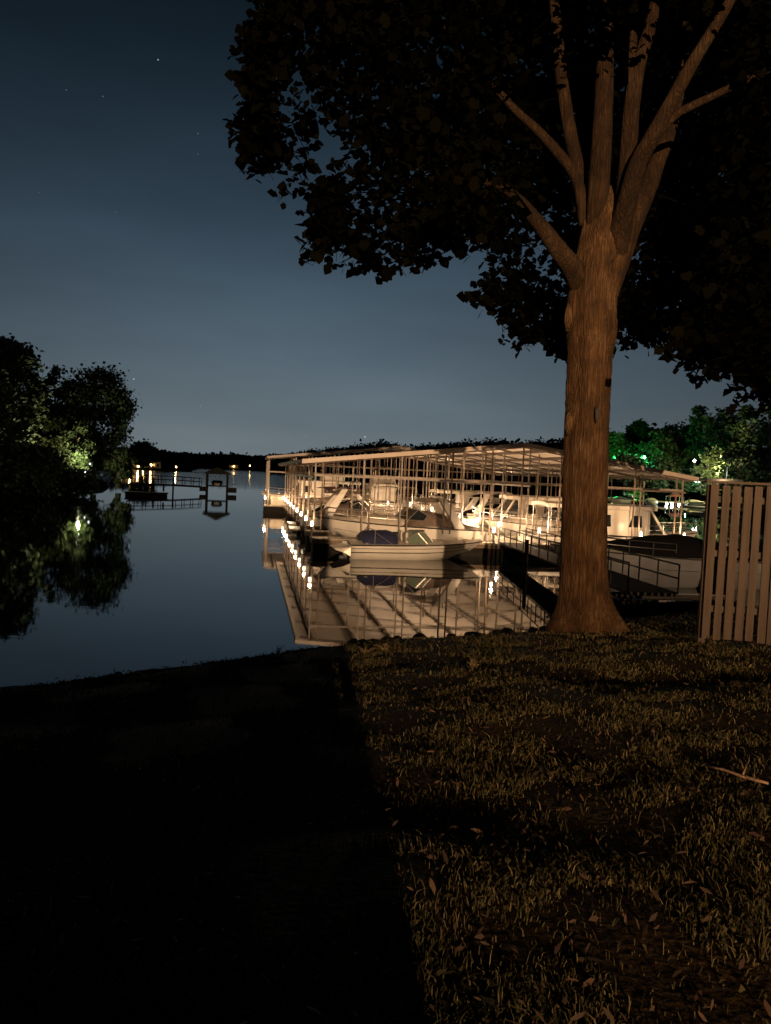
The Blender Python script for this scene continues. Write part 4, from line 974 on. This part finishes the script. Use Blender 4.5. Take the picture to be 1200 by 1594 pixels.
# distant woods : one mass each
def wood(name, label, pts, depth, nper, size):
    cs = []
    for i in range(len(pts) - 1):
        (a, ta, da), (b, tb, db) = pts[i], pts[i + 1]; n_ = max(2, int(abs(b - a) * nper * 3.2))
        for k in range(n_):
            f = random.random(); px = a + (b - a) * f; d = da + (db - da) * f + random.uniform(0, depth); ztop = UY(px, ta + (tb - ta) * f, da + (db - da) * f).z * random.uniform(.82, 1.04)
            p = UY(px, 720, d); r = random.uniform(.10, .18) * ztop
            z = random.uniform(.05, 1) ** .6 * (ztop - r * .35)
            cs.append(np.array([[p.x, p.y, z]]) + RNG.normal(size=(46, 3)) * r * .5)
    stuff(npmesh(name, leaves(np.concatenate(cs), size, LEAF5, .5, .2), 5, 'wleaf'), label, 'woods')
wood('distant_woods', 'black line of far woods along the open lake', [(180, 700, 1100), (250, 704, 1250), (300, 709, 1350), (340, 708, 1400), (400, 712, 1350), (460, 708, 1100)], 150, 3.2, 4.5)
wood('hillside_woods', 'dark wooded hill showing above the dock roofs', [(420, 714, 700), (480, 703, 620), (520, 700, 560), (560, 693, 520), (590, 691, 500), (612, 692, 500), (640, 697, 480), (690, 692, 460), (720, 689, 450), (760, 687, 440), (800, 689, 420), (850, 690, 400), (900, 684, 380), (960, 676, 350), (1060, 670, 330), (1150, 660, 300)], 60, 3.4, 1.5)
wood('point_woods', 'black trees covering the far point behind the warm house lights', [(110, 705, 430), (180, 698, 440), (215, 703, 450), (255, 712, 460), (272, 722, 470)], 25, 2.4, 1.8)

# boathouse and pier on the left
BH = Vector((-22.3, 101.5, 0)); bh = thing('boathouse', 'small open boathouse with hipped roof at the end of the pier', 'boathouse', BH, R(12))
mb = MB(); r_ = [(-1.75, -1.9), (1.75, -1.9), (1.75, 1.9), (-1.75, 1.9)]
mb.add([(x, y, 2.65) for x, y in r_] + [(0, -.5, 3.5), (0, .5, 3.5)] + [(x, y, 2.55) for x, y in r_], [(0, 1, 4), (1, 2, 5, 4), (2, 3, 5), (3, 0, 4, 5), (6, 9, 8, 7), (0, 6, 7, 1), (1, 7, 8, 2), (2, 8, 9, 3), (3, 9, 6, 0)]); part('roof', mb, 'shingle', bh)
for x in (-1.3, 1.3):
    for y in (-1.5, 1.5): mb = MB(); mb.box((x, y, .9), (.28, .28, 3.3)); part('post', mb, 'wood', bh)
mb = MB(); mb.box((-1.75, 0, .55), (.9, 4, .5)); mb.box((1.95, 0, .5), (1.1, 4, .55)); part('deck', mb, 'wood', bh)
mb = MB(); mb.box((0, -1.2, 1.0), (2.7, .1, .12)); mb.box((0, 1.2, 1.0), (2.7, .1, .12)); part('lift_beam', mb, 'wood', bh)
cb = thing('covered_boat', 'dark covered boat hanging in the boathouse lift', 'boat', BH + Vector((0, 0, 1.08)), R(12))
mb = MB(); mb.loft([[(-w, y, .32), (-w * .9, y, .05), (-w * .3, y, 0), (w * .3, y, 0), (w * .9, y, .05), (w, y, .32)] for y, w in ((-1.7, .35), (-1.2, .62), (0, .72), (1.7, .7))], True, True, True); part('hull', mb, 'dark', cb)
mb = MB(); mb.loft([[(-w, y, .33), (-w * .92, y, .33 + h_ * .7), (-w * .5, y, .33 + h_), (w * .5, y, .33 + h_), (w * .92, y, .33 + h_ * .7), (w, y, .33)] for y, w, h_ in ((-1.72, .36, .05), (-1.2, .64, .2), (-.2, .74, .34), (1.2, .72, .28), (1.72, .7, .1))], True, True, True); part('canvas_cover', mb, 'black', cb)
pa = UY(200, 752, 92); pb = UY(312, 757, 101)
pier = thing('pier_ramp', 'railed footbridge sloping from the left shore to the boathouse', 'pier', (pa.x, pa.y, 0)); a = Vector((0, 0, pa.z)); b = Vector((pb.x - pa.x, pb.y - pa.y, pb.z + .05))
mid = a.lerp(b, .62); mid.z = a.z - .05
mb = MB()
for p, q in ((a, mid), (mid, b)):
    mb.loft([[w + Vector((0, -.6, 0)), w + Vector((0, .6, 0)), w + Vector((0, .6, -.22)), w + Vector((0, -.6, -.22))] for w in (p, q)], True, True, True)
part('deck', mb, 'wood', pier)
mb = MB()
for sg in (-.6, .6):
    for p, q in ((a, mid), (mid, b)):
        for h_ in (.55, 1.0): mb.tube(p + Vector((0, sg, h_)), q + Vector((0, sg, h_)), .05)
        for k in range(4): w = p.lerp(q, k / 3); mb.tube(w + Vector((0, sg, 0)), w + Vector((0, sg, 1.0)), .045)
part('railing', mb, 'wood', pier)
for f in (.35, .62):
    w = a.lerp(b, f); mb = MB(); mb.tube((w.x, w.y - .7, 1.9), (w.x, w.y - .7, -2), .11, 8); part('pile', mb, 'wood', pier)
fd = thing('floating_platform', 'low dark floating platform below the footbridge', 'platform', UZ(228, 772, 0), R(10))
mb = MB(); mb.box((0, 0, .36), (4.4, 2.2, .12)); part('deck', mb, 'wood', fd, bevel=.02); mb = MB(); mb.box((0, 0, .1), (4.2, 2, .4)); part('float', mb, 'float', fd)
mb = MB(); mb.tube((-1.2, -.6, .6), (-1.2, -.6, 1.7), .06); mb.tube((1.9, -1.2, .6), (1.9, -1.2, 1.3), .1); part('mooring_post', mb, 'wood', fd)

# lakeside houses and their lamps
def house(label, p, w, d_, h, rz, lit):
    t = thing('lakeside_house', label, 'house', p, rz, 'lit houses across the lake')
    mb = MB(); mb.box((0, 0, h / 2), (w, d_, h)); wl = part('wall', mb, 'wall', t)
    mb = MB(); mb.add([(-w / 2 - .5, -d_ / 2 - .6, h), (w / 2 + .5, -d_ / 2 - .6, h), (w / 2 + .5, d_ / 2 + .6, h), (-w / 2 - .5, d_ / 2 + .6, h), (-w / 2 - .5, 0, h + d_ * .32), (w / 2 + .5, 0, h + d_ * .32)], [(0, 1, 5, 4), (2, 3, 4, 5), (0, 4, 3), (1, 2, 5), (3, 2, 1, 0)]); part('roof', mb, 'shingle', t)
    for i, x in enumerate(np.linspace(-w * .36, w * .36, 4)):
        mb = MB(); mb.box((x, -d_ / 2 - .03, h * .52), (w * .11, .06, h * .42)); part('window', mb, 'dimwarm' if i in lit else 'glass', wl)
def bulb(label, p, r, material, power, col, pole=2.0, down=True, name='shore_lamp', grp='lamps on the far shores'):
    t = thing(name, label, 'lamp', (p.x, p.y, p.z - pole), 0, grp)
    mb = MB(); mb.tube((0, 0, -.6), (0, 0, pole - r), .06); part('pole', mb, 'wood', t)
    mb = MB(); mb.lathe((0, 0, pole - r), [(r * .4, 0), (r, r * .7), (r, r * 1.3), (r * .4, r * 2)], 10); part('lamp_head', mb, material, t, smooth=True)
    if power: lamp('shore_light', 'POINT', (p.x, p.y - r * 2.2, p.z), power, col, r * .5)
def onz(px, py, d): return UY(px, py, d)
p = onz(208, 728, 425); house('long low house glowing orange on the far point', (p.x, p.y, 1.3), 16, 8, 3.6, 0, (0, 1, 2))
p = onz(236, 726, 428); house('smaller gabled house with yellow light on the far point', (p.x, p.y, 1.3), 9, 7, 3.4, R(20), (1, 2))
for px, py, d, r, pw, lab in ((203, 722, 404, .5, 2500, 'orange lamp at the left end of the far point'), (215, 726, 402, .45, 1500, 'orange lamp at the middle of the far point'), (223, 725, 405, .4, 1500, 'small orange lamp right of the middle on the far point'), (235, 724, 402, .55, 3000, 'brightest yellow lamp on the far point'), (274, 727, 410, .4, 500, 'lone lamp at the right tip of the far point')):
    bulb(lab, onz(px, py, d), r, 'warm', pw, (1, .58, .2), 2.2)
p = onz(364, 724, 1300); house('single lit house on the far shore left of the dock', (p.x, p.y, 2.5), 14, 9, 5, 0, (1,))
for px, py, lab in ((364, 726, 'far lamp left of the dock roof across the open lake'), (389, 725, 'tiny far lamp nearest the dock corner across the lake')): bulb(lab, onz(px, py, 1290), 1.0, 'warm', 0, None, 3)
bulb('shore lamp lighting the green tree on the left shore', onz(140, 722, 85.5), .08, 'dimwhite', 0, None, .8)
lamp('tree_flood', 'POINT', onz(124, 714, 86.6), 1500, (.95, 1, .55), .15); lamp('tree_flood', 'POINT', onz(70, 708, 86), 650, (1, .85, .45), .15)
bulb('white lamp low at the left edge on the left shore', onz(7, 729, 66), .06, 'dimwhite', 0, None, .8); bulb('small white lamp by the water under the tall round tree', onz(133, 735, 80), .07, 'dimwhite', 0, None, .8)
# right shore lamps
bulb('green lamp on a pole above the dock roof', onz(1003, 712, 160), .26, 'green', 1300, (.1, 1, .35), 3.5); lamp('green_flood', 'POINT', onz(955, 702, 162), 3400, (.05, 1, .2), .2); lamp('green_flood', 'POINT', onz(990, 776, 147), 900, (.05, 1, .2), .1); lamp('green_flood', 'POINT', onz(1068, 772, 149), 420, (.05, 1, .25), .1)
bulb('white lamp in the yellow green tree on the right shore', onz(1081, 717, 148), .22, 'white', 600, (.95, 1, .6), 3)
lamp('tree_flood', 'POINT', onz(1106, 728, 140), 7000, (1, .95, .42), .2); lamp('tree_flood', 'POINT', onz(1150, 738, 130), 500, (.85, 1, .8), .2)
for px, py, r, pw, lab in ((1038, 783, .26, 500, 'twin white lamp on the right shore, left one'), (1046, 783, .24, 0, 'twin white lamp on the right shore, right one'), (1057, 786, .25, 300, 'white lamp right of the red canopy on the right shore'), (977, 779, .24, 200, 'white lamp behind the cabin cruiser roof'), (976, 790, .18, 0, 'dimmer white lamp under the lamp behind the cabin cruiser'), (1036, 795, .2, 0, 'small white lamp near the water below the twin lamps'), (1041, 795, .18, 0, 'tiny white lamp beside the small one below the twin lamps'), (952, 779, .22, 200, 'yellowish lamp just right of the big trunk across the cove'), (1085, 750, .3, 300, 'round lamp under the far roof left of the fence'), (1092, 757, .2, 0, 'orange lamp under the far roof beside the fence')):
    bulb(lab, onz(px, py, 150), r, 'white' if 'yell' not in lab and 'orange' not in lab else 'warm', pw, (.9, .95, 1), 1.6)
# moored things on the right shore
rd = thing('shore_dock', 'low dock lit by white lamps on the right shore', 'dock', onz(1020, 792, 146).xy.to_3d(), R(5)); mb = MB(); mb.box((0, 0, .6), (22, 2.2, .2)); part('deck', mb, 'deck', rd); mb = MB()
for x in range(-10, 11, 4): mb = MB(); mb.tube((x, -1, -1.5), (x, -1, 1.6), .12); part('pile', mb, 'wood', rd)
p = onz(1050, 783, 148); cn_ = thing('red_canopy', 'dull red canopy between white lamps on the right shore', 'canopy', (p.x, p.y, .7)); mb = MB(); dome(mb, -1.4, 1.4, 1.2, 0.9, .8, .5, 8, .02, .6); part('canopy_cloth', mb, 'maroon', cn_, smooth=True); mb = MB()
for x in (-1.3, 1.3):
    for y in (-1.1, 1.1): mb.tube((x, y, 0), (x, y, 1), .05)
part('canopy_post', mb, 'steel', cn_)
for px, k, lab in ((960, 0, 'pale boat left of the twin lamps on the right shore'), (1012, 1, 'pale boat beside the twin lamps on the right shore'), (1083, 2, 'small boat under the green lit bank on the right shore')):
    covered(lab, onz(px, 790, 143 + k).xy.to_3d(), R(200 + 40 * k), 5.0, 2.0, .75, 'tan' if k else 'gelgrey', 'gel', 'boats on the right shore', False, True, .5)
p0 = onz(1108, 747, 118); fr = thing('far_dock_roof', 'flat pale dock roof showing above the fence corner', 'dock roof', (p0.x, p0.y, 0), R(4)); mb = MB(); mb.box((0, 0, p0.z), (5.6, 8, .35)); part('roof_panel', mb, 'roofu', fr); mb = MB()
for x in (-2.6, 2.6):
    for y in (-3.8, 3.8): mb.tube((x, y, -1), (x, y, p0.z - .15), .09)
part('post', mb, 'galv', fr); mb = MB(); mb.box((0, 0, .5), (6, 8, .3)); part('deck', mb, 'deck', fr); lamp('dock_light', 'POINT', (p0.x, p0.y - 4.5, p0.z - .8), 120, (1, .75, .45), .1)
wp = thing('white_pole', 'white pole in front of the lit trees above the fence', 'pole', (onz(1130, 740, 130).x, 130, 0)); mb = MB(); mb.tube((0, 0, 0), (0, 0, 7.2), .16, 8); part('shaft', mb, 'lamppost', wp)

# ------------------------------------------------------------------ unseen house corner, added behind the viewpoint to shade the left of the lawn
hb = thing('yard_wall', 'unseen house corner added behind the viewpoint to shade the left lawn', 'wall', (0, 0, 0))
ex = lambda y: 1.08 - .0745 * (y + 9)
ye = -4.0; xe = ex(ye)
mb = MB(); mb.box((.568 - 4.0, ye, 3.4), (8.0, .1, 4.6)); mb.box(((.568 + .592) / 2, ye, (3.28 + 5.7) / 2), (.024, .1, 5.7 - 3.28)); mb.box(((.568 + .592) / 2, ye, (3.17 + 1.1) / 2), (.024, .1, 3.17 - 1.1)); part('wall_panel', mb, 'wall', hb)  # narrow slot shaped to let a sliver of light onto the lawn
mb = MB(); mb.box(((.592 + xe) / 2, ye, 3.4), (xe - .592, .1, 4.6)); part('slot_edge', mb, 'wall', hb)  # strip added beside the slot, its outer edge sets the lawn shadow
pr = thing('flood_blocker', 'unseen flat slab added under the floodlight to cut its lower edge', 'roof', (4, -46, 0))
mb = MB(); mb.box((0, 0, 9.09), (30, 6, .3)); part('blocker_slab', mb, 'wall', pr)  # unseen slab, added to block the lower part of the floodlight
SC.cycles.use_denoising = True
SC.cycles.max_bounces = 6; SC.cycles.diffuse_bounces = 2; SC.cycles.glossy_bounces = 4; SC.cycles.sample_clamp_indirect = 6
